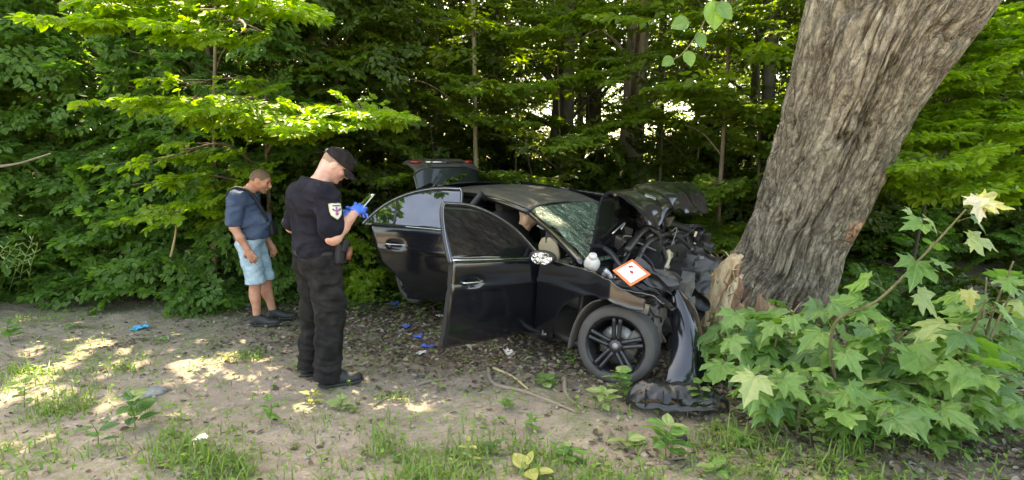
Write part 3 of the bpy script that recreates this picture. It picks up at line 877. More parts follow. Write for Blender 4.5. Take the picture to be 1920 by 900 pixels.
# ------------------------------------------------------------------ Norway maple saplings with large lobed leaves
def maple_leaf(seed, fold=.12, curl=.12):
    r = np.random.default_rng(seed)
    h = [(0, 0), (.07, -.05), (.22, -.10), (.36, -.16), (.30, -.03), (.42, .04), (.62, .06), (.46, .16), (.55, .30), (.62, .50), (.42, .44), (.26, .42), (.24, .56), (.30, .70), (.16, .72), (.10, .86), (0, 1.08)]
    R_ = [(x * r.uniform(.92, 1.1), y * r.uniform(.95, 1.06)) for x, y in h]
    L_ = [(-x * r.uniform(.92, 1.1), y * r.uniform(.95, 1.06)) for x, y in h[1:-1]][::-1]
    out = R_ + L_
    bm = bmesh.new()
    c0 = bm.verts.new((0, .18, 0))
    vs = [bm.verts.new((x, y, 0)) for x, y in out]
    n_ = len(vs)
    for i in range(n_): bm.faces.new((c0, vs[i], vs[(i + 1) % n_]))
    bmesh.ops.subdivide_edges(bm, edges=bm.edges[:], cuts=1)
    V = np.array([v.co[:] for v in bm.verts])
    x, y = V[:, 0], V[:, 1]
    V[:, 2] = .13 * np.abs(x) ** .9 * fold / .12 * .6 - curl * 1.6 * (x ** 2 + (y - .2) ** 2) + .09 * vnoise(x * 3, y * 3, 0, seed) - .03 * np.abs(np.sin(np.arctan2(x, y - .1) * 2.6))
    for v, q in zip(bm.verts, V): v.co = q
    me = bpy.data.meshes.new('maple_leaf'); bm.to_mesh(me); bm.free()
    for p in me.polygons: p.use_smooth = True
    return me
def maple_mat(name, c0, c1, tcol, tr=.4):
    n = N(name, .42)
    oi = n.node('ShaderNodeObjectInfo'); co = n.co()
    c = n.mix(oi.outputs['Random'], c0, c1)
    # pale veins fanning out from the stalk
    sp = n.node('ShaderNodeSeparateXYZ'); n.ln(co, sp.inputs[0])
    an = n.math('ARCTAN2', sp.outputs['X'], n.math('SUBTRACT', sp.outputs['Y'], .0))
    w = n.math('ABSOLUTE', n.math('SINE', n.math('MULTIPLY', an, 3.9)))
    vein = n.ramp(w, [(.0, .55), (.06, .0)])
    c = n.mix(vein, c, tuple(min(x * 1.9 + .02, 1) for x in c1))
    c = n.mix(n.ramp(n.noise(co, 5, 4, .7), [(.4, 0.), (.75, .5)]), c, tuple(x * .65 for x in c0))
    n.color(c); n.bump(n.math('ADD', w, n.noise(co, 9, 3)), .35, .03)
    t = n.node('ShaderNodeBsdfTranslucent'); n.ln(n.mix(1.0, c, tcol, 'MULTIPLY'), t.inputs[0])
    m = n.node('ShaderNodeMixShader'); m.inputs[0].default_value = tr
    n.ln(n.b.outputs[0], m.inputs[1]); n.ln(t.outputs[0], m.inputs[2]); n.ln(m.outputs[0], n.out.inputs[0])
    return n.m
MM = [maple_mat('maple_leaf_green', (.105, .225, .052), (.175, .31, .08), (1.5, 1.8, .6)), maple_mat('maple_leaf_pale', (.22, .32, .11), (.34, .42, .17), (1.3, 1.5, .7)), maple_mat('maple_leaf_dark', (.075, .17, .055), (.115, .23, .075), (1.5, 1.8, .6)), maple_mat('maple_leaf_yellow', (.38, .42, .12), (.50, .48, .16), (1.2, 1.2, .6)), maple_mat('maple_leaf_sunlit_tone', (.60, .58, .38), (.66, .62, .44), (1, 1, .7))]  # last set paints a sunlit highlight as leaf colour
LM = {}
def lm(kind, var):
    if (kind, var) not in LM:
        me = maple_leaf(900 + var, .08 + .04 * (var % 3), .08 + .10 * (var % 2)); me.materials.append(MM[kind]); LM[kind, var] = me
    return LM[kind, var]
def place_leaf(parent, p, tip, nor, size, kind, var, pl):
    """tip: direction of the leaf tip, nor: upward side; coordinates of the parent (unrotated)"""
    t = Vector(tip).normalized(); n = Vector(nor); n = (n - t * n.dot(t)).normalized(); x = t.cross(n)
    M = Matrix((x, t, n)).transposed().to_4x4()
    M.translation = Vector(p) - Vector(pl)
    o = bpy.data.objects.new('leaf', lm(kind, var)); COL.objects.link(o); o.parent = parent
    o.matrix_basis = M @ Matrix.Diagonal((size, size, size, 1))
    return o
BK_STEM = bark('green_brown_stem', (.10, .11, .05), (.20, .17, .10), 30)
rm = np.random.default_rng(77)
cam_v = Vector((0, 0, CAM_H))
def maple(x, y, stems, label, seed):
    z = g1(x, y)
    m = empty('maple_sapling', (x, y, z), 0, label, 'sapling')
    r = np.random.default_rng(seed); pl = Vector((x, y, z))
    sm = MB()
    for st, nl, size in stems:
        P = cr([list(q) for q in st], 40)
        smb = MB().tube(P - np.array(pl), [.011, .004], 6); smb.build('stem', BK_STEM, m)
        pet = MB()
        for i in range(nl):
            u = .16 + .84 * (i + r.uniform(0, .6)) / nl; q = P[min(int(u * 39), 39)]
            az = r.uniform(0, 6.28) if i % 2 == 0 else az + PI + r.normal(0, .4)
            pet_l = r.uniform(.05, .13)
            d = np.array([math.cos(az), math.sin(az), r.uniform(.15, .7)]); d = nrm(d); e = q + d * pet_l
            pet.tube([q - np.array(pl), q + d * pet_l * .6 - np.array(pl), e - np.array(pl)], .0018, 4, cap=False)
            tip = np.array([d[0], d[1], r.uniform(-.75, -.1)])
            toc = np.array((cam_v - Vector(e)).normalized())
            nor = np.array([0, 0, 1.0]) * .95 + toc * .35 + r.normal(0, .22, 3)
            kind = r.choice([0, 0, 0, 0, 2, 2, 1, 3, 4], p=[.2, .2, .18, .14, .13, .115, .03, .005, 0])
            place_leaf(m, e, tip, nor, size * r.uniform(.6, 1.15), int(kind), int(r.integers(0, 6)), pl)
        o = pet.build('leaf_stalks', BK_STEM, m); o['kind'] = 'stuff'
    return m
# the tall shoot with pale leaves, and the bushy mass round the foot of the tree
sh = maple(3.05, 3.55, [([(2.1, 3.4, .05), W(1560, 620, 3.1), W(1650, 560, 2.9), W(1740, 470, 2.75), W(1812, 392, 2.65)], 9, .135)], 'maple sapling with a long leaning shoot ending in a pale yellow leaf', 5)
pl = sh.location
for px, py, y, sz, kd, tx, tz in [(1838, 372, 2.62, .135, 3, .5, -.2), (1722, 488, 2.72, .165, 0, -.3, -.5), (1818, 445, 2.65, .13, 1, .9, -.3), (1752, 425, 2.72, .10, 1, -.4, .3), (1712, 402, 2.76, .07, 1, -.9, .35), (1722, 550, 2.75, .15, 1, .6, -.6), (1815, 545, 2.75, .10, 3, .1, -.8), (1838, 372, 2.60, .12, 4, -.2, -.5)]:
    place_leaf(sh, W(px, py, y), (tx, -.3, tz), (0.1, -.75, .8), sz, kd, int(rm.integers(0, 6)), pl)  # yellow and near-white tip leaves have a sunlit highlight painted into their colour
clumps = [
    (1400, 640, 3.9, [(1335, 655), (1350, 625), (1390, 590), (1440, 560), (1360, 690), (1430, 640), (1500, 600)], 'maple sapling at the left foot of the leaning tree, its big leaf beside the wreck', 1),
    (1560, 700, 3.6, [(1480, 590), (1530, 560), (1590, 560), (1560, 620), (1490, 660), (1610, 640), (1640, 590)], 'maple sapling standing in front of the leaning trunk', 2),
    (1700, 720, 3.3, [(1640, 600), (1700, 620), (1750, 660), (1660, 680), (1720, 720), (1620, 720), (1780, 620)], 'maple sapling right of the trunk with a few pale leaves', 3),
    (1850, 720, 3.1, [(1800, 600), (1850, 560), (1900, 540), (1890, 620), (1840, 680), (1900, 700), (1780, 700), (1930, 640)], 'maple sapling at the right edge of the picture', 4),
    (1890, 620, 3.2, [(1850, 520), (1900, 490), (1915, 550), (1860, 575), (1930, 600)], 'upright maple sapling high at the right edge', 8),
    (1500, 760, 3.2, [(1420, 700), (1470, 700), (1530, 700), (1560, 740), (1450, 740), (1400, 735)], 'low maple sapling before the trunk near the grass', 5),
    (1780, 800, 2.9, [(1700, 760), (1760, 760), (1820, 760), (1870, 790), (1740, 800), (1650, 780), (1900, 760)], 'low maple sapling in the lower right corner', 6),
    (1620, 780, 3.1, [(1560, 770), (1600, 740), (1650, 750), (1680, 790), (1590, 800)], 'small maple sapling between the two low ones at lower right', 7),
]
for px, py, y, tips, lab, sd in clumps:
    r = np.random.default_rng(sd * 13)
    g = W(px, py, y); gx_, gy_ = g.x, g.y
    st = []
    for tx, ty in tips:
        yy = y + r.uniform(-.35, .35); e = W(tx, ty, yy)
        b0 = np.array([gx_ + r.normal(0, .1), gy_ + .15 + r.normal(0, .08), g1(gx_, gy_)]); e = np.array(e[:]); e[2] = max(e[2], .12)
        st.append(([b0, b0 * .5 + e * .5 + [0, .05, .08], e], 8, .205 if sd < 5 else .16))
    maple(gx_, gy_ + .15, st, lab, 100 + sd)
# hanging twig of round leaves at the top
ht = empty('hanging_twig', W(1330, -30, 2.6), 0, 'hanging twig with four round lime leaves at the top of the picture', 'twig')
hp = ht.location
tw = [W(1345, -60, 2.6), W(1335, 5, 2.6), W(1310, 60, 2.58), W(1280, 100, 2.56), W(1262, 112, 2.56)]
MB().tube([np.array(q[:]) - np.array(hp) for q in tw], [.004, .0015], 5, n=20).build('stem', BK_STEM, ht)
def round_leaf(seed, w=.42):
    u = np.linspace(0, 1, 12)[:, None]; v = np.linspace(-1, 1, 9)[None]
    wd = w * np.sin(PI * u ** .75) ** .8 + .005
    P = np.stack([wd * v, u + 0 * v, .10 * np.abs(v) * wd - .15 * (u - .5) ** 2 + .02 * vnoise(u * 4, v * 2, 0, seed)], -1)
    return P
rl_me = []
for i in range(4):
    me = MB().grid(round_leaf(i, .42 - .04 * i)[:, ::-1]).mesh('broad_leaf'); me.materials.append((MM[0], MM[1], MM[2], MM[3])[i]); rl_me.append(me)
def put_leaf(parent, me, p, tip, nor, size, pl):
    t = Vector(tip).normalized(); n = Vector(nor); n = (n - t * n.dot(t)).normalized(); x = t.cross(n)
    M = Matrix((x, t, n)).transposed().to_4x4(); M.translation = Vector(p) - Vector(pl)
    o = bpy.data.objects.new('leaf', me); COL.objects.link(o); o.parent = parent
    o.matrix_basis = M @ Matrix.Diagonal((size, size, size, 1)); return o
for px, py, sz, t in [(1337, 0, .13, (0.1, 0, -.8)), (1292, 38, .085, (-.8, 0, -.3)), (1306, 62, .075, (.4, 0, -.6)), (1288, 95, .075, (.2, -.1, -.7)), (1262, 108, .06, (-.7, 0, -.5)), (1345, 5, .10, (.5, 0, -.5))]:
    put_leaf(ht, rl_me[0] if sz < .1 else rl_me[0], W(px, py, 2.58), t, (.2, -1, .4), sz, hp)
# ------------------------------------------------------------------ the wrecked car
def paint():
    n = N('black_car_paint', .22, Metallic=0.0, Coat_Weight=0.7, Coat_Roughness=.08)
    co = n.co()
    d = n.noise(co, 3.2, 6, .7, .4); f = n.noise(co, 42, 4, .8)
    dust = n.ramp(n.math('ADD', n.math('MULTIPLY', d, .7), n.math('MULTIPLY', f, .3)), [(.55, 0.), (.85, .22)])
    n.color(n.mix(dust, (.006, .0065, .009), (.040, .038, .034)))
    n.ln(n.ramp(dust, [(0., .16), (.4, .55)]), n.b.inputs['Roughness'])
    n.bump(n.noise(co, 5, 3), .08, .02)
    return n.m
M_PAINT = paint()
def roofpaint():
    n = N('dusty_roof_paint', .4, Coat_Weight=.3)
    co = n.co()
    d = n.noise(co, 4, 6, .75, .8); f = n.noise(co, 60, 4, .8)
    dust = n.ramp(n.math('ADD', n.math('MULTIPLY', d, .6), n.math('MULTIPLY', f, .4)), [(.40, .25), (.66, .9)])
    n.color(n.mix(dust, (.012, .012, .012), (.11, .10, .08))); n.ln(n.ramp(dust, [(0., .3), (.9, .75)]), n.b.inputs['Roughness'])
    n.bump(f, .2, .004)
    return n.m
M_ROOF = roofpaint()
M_BLACK = simple('black_plastic', (.018, .018, .019), .5, .4, 9, .25, 40)
M_BLACKR = simple('scuffed_black_plastic', (.032, .032, .032), .38, .6, 7, .4, 22)
M_RUBBER = simple('tyre_rubber', (.062, .060, .056), .75, .35, 9, .3, 90)
M_RIM = simple('dark_alloy', (.045, .046, .05), .34, .4, 14, .1, 60, Metallic=.6)
M_STEEL = simple('grey_steel', (.22, .22, .21), .45, .5, 14, .3, 50, Metallic=.8)
M_RUST = simple('dusty_grey_part', (.12, .115, .105), .7, .5, 12, .4, 50)
M_CHROME = simple('chrome_trim', (.62, .63, .64), .18, .15, 20, .05, 50, Metallic=1.0)
M_DARKIN = simple('dark_interior_cloth', (.020, .019, .018), .85, .4, 18, .3, 120)
M_CREAM = simple('cream_airbag_cloth', (.34, .30, .20), .85, .2, 10, .5, 30)
M_TAN = simple('sunlit_seat_peach', (.52, .34, .22), .6, .25, 9, .2, 40)  # peach tone of the seat shape, sunlight painted in
M_WHITEP = simple('white_plastic', (.50, .50, .47), .45, .55, 14, .2, 40)
M_FABGREY = simple('grey_wheel_liner', (.16, .145, .13), .95, .4, 9, .5, 70)
M_SILVER = simple('bare_cast_aluminium', (.50, .50, .50), .4, .4, 18, .3, 70, Metallic=.7)
M_RED = simple('red_lamp', (.20, .012, .010), .15, .2, 12, .02, 60, Coat_Weight=1.0)

def glass(name, tint, alpha, rough=.03, dust=0.0):
    n = N(name, rough)
    n.color(tint); n.b.inputs['Specular IOR Level'].default_value = .7
    n.b.inputs['Coat Weight'].default_value = 1.0; n.b.inputs['Coat Roughness'].default_value = .02
    tr = n.node('ShaderNodeBsdfTransparent'); tr.inputs[0].default_value = (.55, .6, .55, 1)
    mx = n.node('ShaderNodeMixShader')
    co = n.co(); f = n.noise(co, 6, 4, .7)
    n.ln(n.ramp(f, [(.3, alpha - .08), (.7, min(alpha + .12 + dust, 1))]), mx.inputs[0])
    n.ln(tr.outputs[0], mx.inputs[1]); n.ln(n.b.outputs[0], mx.inputs[2]); n.ln(mx.outputs[0], n.out.inputs[0])
    return n
M_TINT = glass('tinted_window_glass', (.010, .011, .012), .74).m
_g = glass('rear_window_glass', (.012, .013, .016), .86); _g.b.inputs['IOR'].default_value = 1.85; _g.b.inputs['Coat IOR'].default_value = 1.6
M_TINT2 = _g.m
def shattered():
    n = N('shattered_windscreen_glass', .25)
    co = n.co('Object', (1, 1, 1))
    v1 = n.voro(co, 34, 'DISTANCE_TO_EDGE'); v2 = n.voro(co, 95, 'DISTANCE_TO_EDGE')
    str_ = n.noise(n.co('Object', (1.6, 9, 1.6)), 3.6, 5, .65, 2.2)
    c1 = n.ramp(v1, [(0., 1.), (.07, .15), (.2, 0.)]); c2 = n.ramp(v2, [(0., 1.), (.12, .2), (.4, .0)])
    sm = n.ramp(str_, [(.38, 0.), (.60, 1.)])
    k = n.math('MULTIPLY', n.math('ADD', n.math('MULTIPLY', c1, .8), n.math('MULTIPLY', c2, .4)), n.math('ADD', sm, .05))
    k = n.math('MINIMUM', k, 1.0)
    col = n.mix(sm, (.018, .04, .028), (.27, .38, .30))
    n.color(col); n.b.inputs['Specular IOR Level'].default_value = .8
    n.bump(n.math('ADD', n.math('MULTIPLY', v1, 2.0), str_), .5, .02)
    tr = n.node('ShaderNodeBsdfTransparent'); tr.inputs[0].default_value = (.45, .62, .52, 1)
    mx = n.node('ShaderNodeMixShader')
    n.ln(n.math('ADD', n.math('MULTIPLY', k, .55), .30), mx.inputs[0])
    n.ln(tr.outputs[0], mx.inputs[1]); n.ln(n.b.outputs[0], mx.inputs[2]); n.ln(mx.outputs[0], n.out.inputs[0])
    return n.m
M_SHATTER = shattered()

TH = R(47)
CA = np.array([math.cos(TH), -math.sin(TH)]); CL = np.array([math.sin(TH), math.cos(TH)])
CC = np.array([0.415, 5.81])
car = empty('wrecked_car', (CC[0], CC[1], g1(*CC) - .02), 0, 'crashed black saloon car with crumpled front and opened doors beside the leaning tree', 'car')
car.rotation_euler = Euler((R(0.8), R(5.2), -TH), 'XYZ')      # nose down on its broken front wheel
CARM = Matrix.Translation(car.location) @ car.rotation_euler.to_matrix().to_4x4()
def side_y(x, z):                    # half width of the body at x, z
    x = np.asarray(x, float); z = np.asarray(z, float)
    low = .90 - .035 * ((z - .62) / .36) ** 2
    low = low + .012 * np.exp(-((z - .76) / .02) ** 2)
    up = .87 - (z - .955) * .56
    y = np.where(z < .955, low, np.minimum(up, .88))
    return y - .10 * sstep(1.3, 2.3, x) - .09 * sstep(-1.5, -2.4, x)
def beltz(x): return .955 + .035 * (-np.asarray(x, float) + .5) / 2

def side_grid(xa, xb, za, zb, nu=24, nv=18, sgn=-1, off=0.0):
    """xa, xb functions of z (rear, front edge); za, zb functions of x"""
    u = np.linspace(0, 1, nu)[:, None]; v = np.linspace(0, 1, nv)[None, :]
    zz = .25 + v * .7
    X = xa(zz) * (1 - u) + xb(zz) * u
    Z = za(X) * (1 - v) + zb(X) * v
    X = xa(Z) * (1 - u) + xb(Z) * u
    Y = sgn * (side_y(X, Z) + off)
    return np.stack([X, Y, Z], -1)
K = lambda c: (lambda t: np.full_like(np.asarray(t, float), c))

# roof: from the rear header to the windscreen header
def roof_pt(x, s):                   # s -1..1 across
    hw = .57 - .03 * sstep(-.3, -1.2, x) - .04 * sstep(-.2, .25, x)
    z = 1.385 - .19 * np.clip((x + .45) / 1.0, 0, None) ** 2 * 1.0 - .10 * np.clip((-.5 - x) / .9, 0, None) ** 2
    z = z - .045 * s ** 2 - .02 * s ** 6
    return np.stack(np.broadcast_arrays(x, s * hw, z), -1)
xs = np.linspace(-1.32, .12, 40)[:, None]; ss = np.linspace(-1, 1, 30)[None]
P = roof_pt(xs, ss)
P[..., 2] += .008 * vnoise(P[..., 0] * 3, P[..., 1] * 3, 0, 5) - .03 * np.exp(-((P[..., 0] - .4) ** 2 + (P[..., 1] - .3) ** 2) / .12)
MB().slab(P[:, ::-1], .02).build('roof', M_ROOF, car)
# cant rails, pillars
for sg in (-1, 1):
    rail = [roof_pt(np.array(x), np.array(sg * 1.0)) + np.array([0, sg * .012, -.012]) for x in np.linspace(-1.32, .12, 9)]
    a = np.array([1.0, sg * .76, .955])
    pts = [np.array([-1.95, sg * .74, 1.0])] + rail + [a]
    mb = MB(); mb.tube([pts[-2], pts[-2] * .5 + a * .5 + np.array([.02, sg * .015, .02]), a], [.034, .036, .05], 8, n=14, flat=.7)
    mb.build('windscreen_pillar', M_PAINT, car)
    MB().tube(rail, .030, 8, n=30).build('roof_rail', M_PAINT, car)
    mb = MB()
    for x0, x1, w in ((-.52, -.44, .055), ):
        mb.tube([(x0 - .02, sg * .86, .90), (x0, sg * .80, 1.12), (x0 + .05, sg * .635, 1.37)], [.07, .05, .035], 8, n=12, flat=.55)
    mb.build('centre_pillar', M_BLACK, car)
    mb = MB()
    u = np.linspace(0, 1, 14)[:, None]; v = np.linspace(0, 1, 8)[None]
    x = (-1.28 - .10 * v) * (1 - u) + (-1.45 - .62 * v) * u
    z = (1.35 - .0 * v) * (1 - u) + 1.0 * u
    Pq = np.stack([x, sg * (.61 + .23 * u) + 0 * v, z + 0 * v], -1)
    mb.slab(Pq if sg < 0 else Pq[:, ::-1], .03); mb.build('rear_pillar', M_PAINT, car)
# rear window and shelf
u = np.linspace(0, 1, 12)[:, None]; v = np.linspace(-1, 1, 16)[None]
MB().slab(np.stack([-1.33 - .55 * u + 0 * v, v * (.55 + .12 * u), 1.365 - .33 * u - .03 * v ** 2], -1), .006).build('rear_window', M_TINT2, car)
# windscreen, shattered and sagging
u = np.linspace(0, 1, 30)[:, None]; v = np.linspace(-1, 1, 36)[None]
hz = roof_pt(np.array(.12), v)[..., 2]
Pw = np.stack([.12 + .90 * u + .03 * (1 - v ** 2) * u, v * (.54 + .19 * u), (hz - .012) * (1 - u) + (.955 + .03 * (1 - v ** 2)) * u + .05 * np.sin(PI * u)], -1)
Pw[..., 2] += .018 * fbm(Pw[..., 0] * 7, Pw[..., 1] * 7, 0, 8, 3) - .05 * np.exp(-((v - .2) ** 2 / .2 + (u - .55) ** 2 / .08))
MB().slab(Pw[:, ::-1], .006).build('windscreen', M_SHATTER, car)
# floor, tunnel, firewall, boot box: dark insides so that one does not look through the car
mb = MB()
mb.box((-.4, 0, .27), (3.0, 1.55, .06), bevel=.02).box((.98, 0, .58), (.05, 1.5, .66), bevel=.02)
mb.box((-1.35, 0, .62), (.06, 1.3, .70), bevel=.02).box((-1.75, 0, .32), (1.0, 1.3, .06), bevel=.02).box((-.4, 0, .36), (2.6, .28, .16), bevel=.04)
for sg in (-1, 1): mb.box((-1.8, sg * .72, .62), (.95, .05, .6), bevel=.02)
mb.build('floor_pan', M_BLACK, car)
# sills
for sg in (-1, 1):
    MB().tube([(-1.0, sg * .83, .27), (.55, sg * .83, .27), (.72, sg * .83, .30)], .075, 10, n=16, flat=.8).build('sill', M_PAINT, car)
# body sides: left one closed, both rear quarters
arch = lambda cx, r: (lambda X: np.where(np.abs(X - cx) < r, .30 + np.sqrt(np.maximum(r * r - (X - cx) ** 2, 0)), .26))
for sg in (-1, 1):
    Pq = side_grid(K(-2.36), K(-1.02), arch(-1.36, .36), lambda X: beltz(X) + .02, 46, 18, sg)
    MB().slab(Pq if sg > 0 else Pq[:, ::-1], .03).build('rear_quarter_panel', M_PAINT, car)
Pd = side_grid(K(-1.0), K(-.475), K(.26), beltz, 14, 16, 1); MB().slab(Pd, .05).build('closed_door', M_PAINT, car)
Pd = side_grid(K(-.465), K(.58), K(.26), beltz, 20, 16, 1); MB().slab(Pd, .05).build('closed_door', M_PAINT, car)
u = np.linspace(0, 1, 10)[:, None]; v = np.linspace(0, 1, 8)[None]
for xa, xb in ((-1.25, -.50), (-.42, .62)):
    top = lambda x: np.minimum(1.37, 1.37 - .52 * np.clip(x - .1, 0, None))
    Xg = xa * (1 - u) + xb * u + 0 * v; Zg = .98 * (1 - v) + top(Xg) * v
    MB().slab(np.stack([Xg, .865 - (Zg - .955) * .56, Zg], -1), .005).build('window_glass', M_TINT, car)
# tail: panel, bumper
u = np.linspace(-1, 1, 24)[:, None]; v = np.linspace(0, 1, 12)[None]
MB().slab(np.stack([-2.44 + .10 * u ** 4 * 1.5 + .05 * v ** 2 + 0 * u, u * .86 + 0 * v, .30 + .45 * v + 0 * u], -1)[::-1], .04).build('rear_bumper', M_PAINT, car)
# boot lid, standing open
lid = MB()
u = np.linspace(0, 1, 20)[:, None]; v = np.linspace(-1, 1, 28)[None]
wid = .48 + .02 * u
bx = -1.75 - .16 * u + .02 * v ** 2 - .05 * v ** 2 * u
bz = .97 + .52 * u - .035 * v ** 8 * 1.2
lid.slab(np.stack([bx + 0 * v, wid * v, bz + 0 * v - .05 * (np.abs(v) ** 6) * u], -1), .03)
lo = lid.build('boot_lid', simple('dark_green_black_lid', (.006, .011, .011), .4, .3, 8, .08, 30, Coat_Weight=.5), car)
lf = MB()
v2 = np.linspace(-1, 1, 28)[None]; u2 = np.linspace(0, 1, 12)[:, None]
lf.slab(np.stack([-1.90 - .30 * u2 + .03 * v2 ** 2, (.50 + .01 * u2) * v2, 1.495 + .05 * np.sin(PI * u2 * .8) - .055 * np.abs(v2) ** 6 + .0 * u2 + .05 * u2], -1)[::-1], .03)
lf.build('lid_rear_face', M_ROOF, lo)
for sg in (-1, 1):
    MB().ell((-2.03, sg * .40, 1.545), (.07, .09, .028), (0, -.1, 0)).build('tail_lamp', M_RED, lo)
MB().lathe([(0, 0), (.045, 0), (.05, .006), (.05, .012), (.0, .016)], (-2.0, 0, 1.545), 'Z', 24).build('badge', M_CHROME, lo)
MB().tube([(-1.96, -.30, 1.55), (-1.96, .30, 1.55)], .010, 6).build('lid_trim', M_CHROME, lo)

# ---- doors on the near side
def make_door(name, hx, rear_edge, win_out, opened, label, glassm, divider=None, rz_extra=None, drop=0.0, fz=.25):
    """built closed in car coordinates, then turned about its hinge"""
    d = empty(name, (hx, -.885, 0), 0); d.parent = car; d['label'] = label
    d.rotation_euler = (Matrix.Rotation(R(opened), 3, 'Z') @ Matrix.Rotation(R(rz_extra or 0), 3, 'Y')).to_euler()
    d.location.z = drop
    T = Matrix.Translation((-hx, .885, 0))
    fx = lambda z: np.full_like(np.asarray(z, float), hx - .012)
    Pd = side_grid(rear_edge, fx, K(fz), lambda X: beltz(X), 40, 30, -1)
    # handle recess and shoulder line, a few shallow dents
    hxp, hzp = rear_edge(np.array(.8)) + .20, .80
    rec = np.exp(-(((Pd[..., 0] - hxp) / .075) ** 4 + ((Pd[..., 2] - hzp) / .035) ** 4))
    Pd[..., 1] += .022 * rec + .006 * vnoise(Pd[..., 0] * 2.4, Pd[..., 2] * 3, 0, int(hx * 10) + 30)
    skin = MB().slab(Pd[:, ::-1], .012).xf(T).build('door_skin', M_PAINT, d)
    Pi = Pd.copy(); Pi[..., 1] += .045; Pi = Pi * 1.0
    MB().slab(Pi[:, ::-1], .045).xf(T).build('door_trim', M_DARKIN, d)
    # window frame: closed outline given as (x, z)
    W2 = np.array(win_out, float); W2 = cr(W2, 60)
    F3 = np.stack([W2[:, 0], -(.862 - (W2[:, 1] - .955) * .56), W2[:, 1]], 1)
    MB().tube(F3, .016, 6, flat=1.3).xf(T).build('window_frame', M_BLACKR, d)
    MB().tube(F3 + np.array([0, -.016, .004]), .0032, 5).xf(T).build('window_trim', M_CHROME, d)
    bx0, bx1 = W2[0], W2[-1]
    bs = np.stack([np.linspace(float(rear_edge(np.array(.955))) + .005, hx - .03, 12)] * 3, 1)
    bs[:, 2] = beltz(bs[:, 0]) + .006; bs[:, 1] = -(side_y(bs[:, 0], bs[:, 2] - .01) - .006)
    MB().tube(bs, .008, 6).xf(T).build('belt_trim', M_CHROME if name == 'front_door' else M_CHROME, d)
    # glass: fill between the belt and the outline
    order = np.argsort(W2[:, 0]); wx, wz = W2[order, 0], W2[order, 1]
    g0, g1_ = wx[0] + .003, wx[-1] - .003
    Xg = np.linspace(g0, g1_, 30)[:, None]
    # highest z of the outline at each x
    zt = np.array([W2[np.abs(W2[:, 0] - x) < .05, 1].max() for x in Xg[:, 0]])
    zt = np.minimum(zt, np.interp(Xg[:, 0], *zip(*sorted([(p[0], p[1]) for p in W2[5:-5]]))) + .01)[:, None]
    v = np.linspace(0, 1, 10)[None]
    zb = beltz(Xg) - .01
    Zg = zb * (1 - v) + np.maximum(zt, zb + .002) * v
    Pg = np.stack([Xg + 0 * v, -(.862 - (Zg - .955) * .56) + .004, Zg], -1)
    MB().slab(Pg[:, ::-1], .004).xf(T).build('window_glass', glassm, d)
    if divider:
        (xa, za), (xb, zb_) = divider
        MB().tube([(xa, -(.862 - (za - .955) * .56) - .004, za), (xb, -(.862 - (zb_ - .955) * .56) - .004, zb_)], .012, 6).xf(T).build('window_divider', M_BLACKR, d)
    h = MB(); hy = -(side_y(hxp, hzp) + .018)
    h.tube([(hxp - .10, hy + .012, hzp + .012), (hxp - .08, hy - .008, hzp + .012), (hxp + .08, hy - .008, hzp + .012), (hxp + .10, hy + .012, hzp + .012)], .009, 8, n=14, flat=.8)
    h.xf(T); h.build('door_handle', M_CHROME, d)
    return d
fr_edge = lambda z: -.455 + .05 * np.clip(np.asarray(z, float) - .6, 0, 1)
front_door = make_door('front_door', .57, fr_edge,
    [(-.455, .955), (-.45, 1.15), (-.40, 1.350), (-.30, 1.372), (-.1, 1.362), (.12, 1.30), (.32, 1.20), (.45, 1.09), (.545, .985)], 93, 'front door standing wide open towards the camera, dark tinted glass', M_TINT, None, 5.5, -.035, .31)
re_edge = lambda z: np.where(np.asarray(z, float) < .62, -1.02 - .25 * (np.clip(np.asarray(z, float) - .30, 0, 1) / .32) ** 1.6, -1.27 - .38 * (np.asarray(z, float) - .62))
rear_door = make_door('rear_door', -.50, re_edge,
    [(-1.50, .985), (-1.44, 1.06), (-1.28, 1.20), (-1.05, 1.31), (-.80, 1.365), (-.60, 1.375), (-.545, 1.36), (-.525, 1.20), (-.52, .965)], 40, 'rear door standing open, its glass mirroring the sky', M_TINT2, ((-1.18, .98), (-1.19, 1.245)))
# mirror on the front door
mi = MB(); mi.ell((0, 0, 0), (.075, .115, .07), (0, 0, 0), fn=lambda X: X * (1 - .12 * X[..., 2:3] ** 2))
mo = mi.build('side_mirror', M_CHROME, car, loc=(.74, -.98, .99), rot=(0, .1, R(128)))
mo['label'] = 'folded door mirror with its shiny glass showing'
mo.data.materials.clear(); mo.data.materials.append(M_BLACK)
mg2 = N('mirror_glass', .03, Metallic=1.0); cc_ = mg2.co('Object', (1, 1, 1)); mg2.color((.6, .6, .57)); mg2.bump(mg2.noise(cc_, 16, 3), 1.0, .09)
u = np.linspace(0, 1, 8)[:, None]; v = np.linspace(0, 2 * PI, 28)[None]
MB().grid(np.stack([-.02 + 0 * u * v - .0, u * .084 * np.cos(v), u * .050 * np.sin(v)], -1)).xf(Matrix.Translation((-.062, 0, .0))).build('mirror_glass', mg2.m, mo)
MB().tube([(.68, -.84, .93), (.72, -.95, .96)], .025, 8).build('mirror_arm', M_BLACK, car)

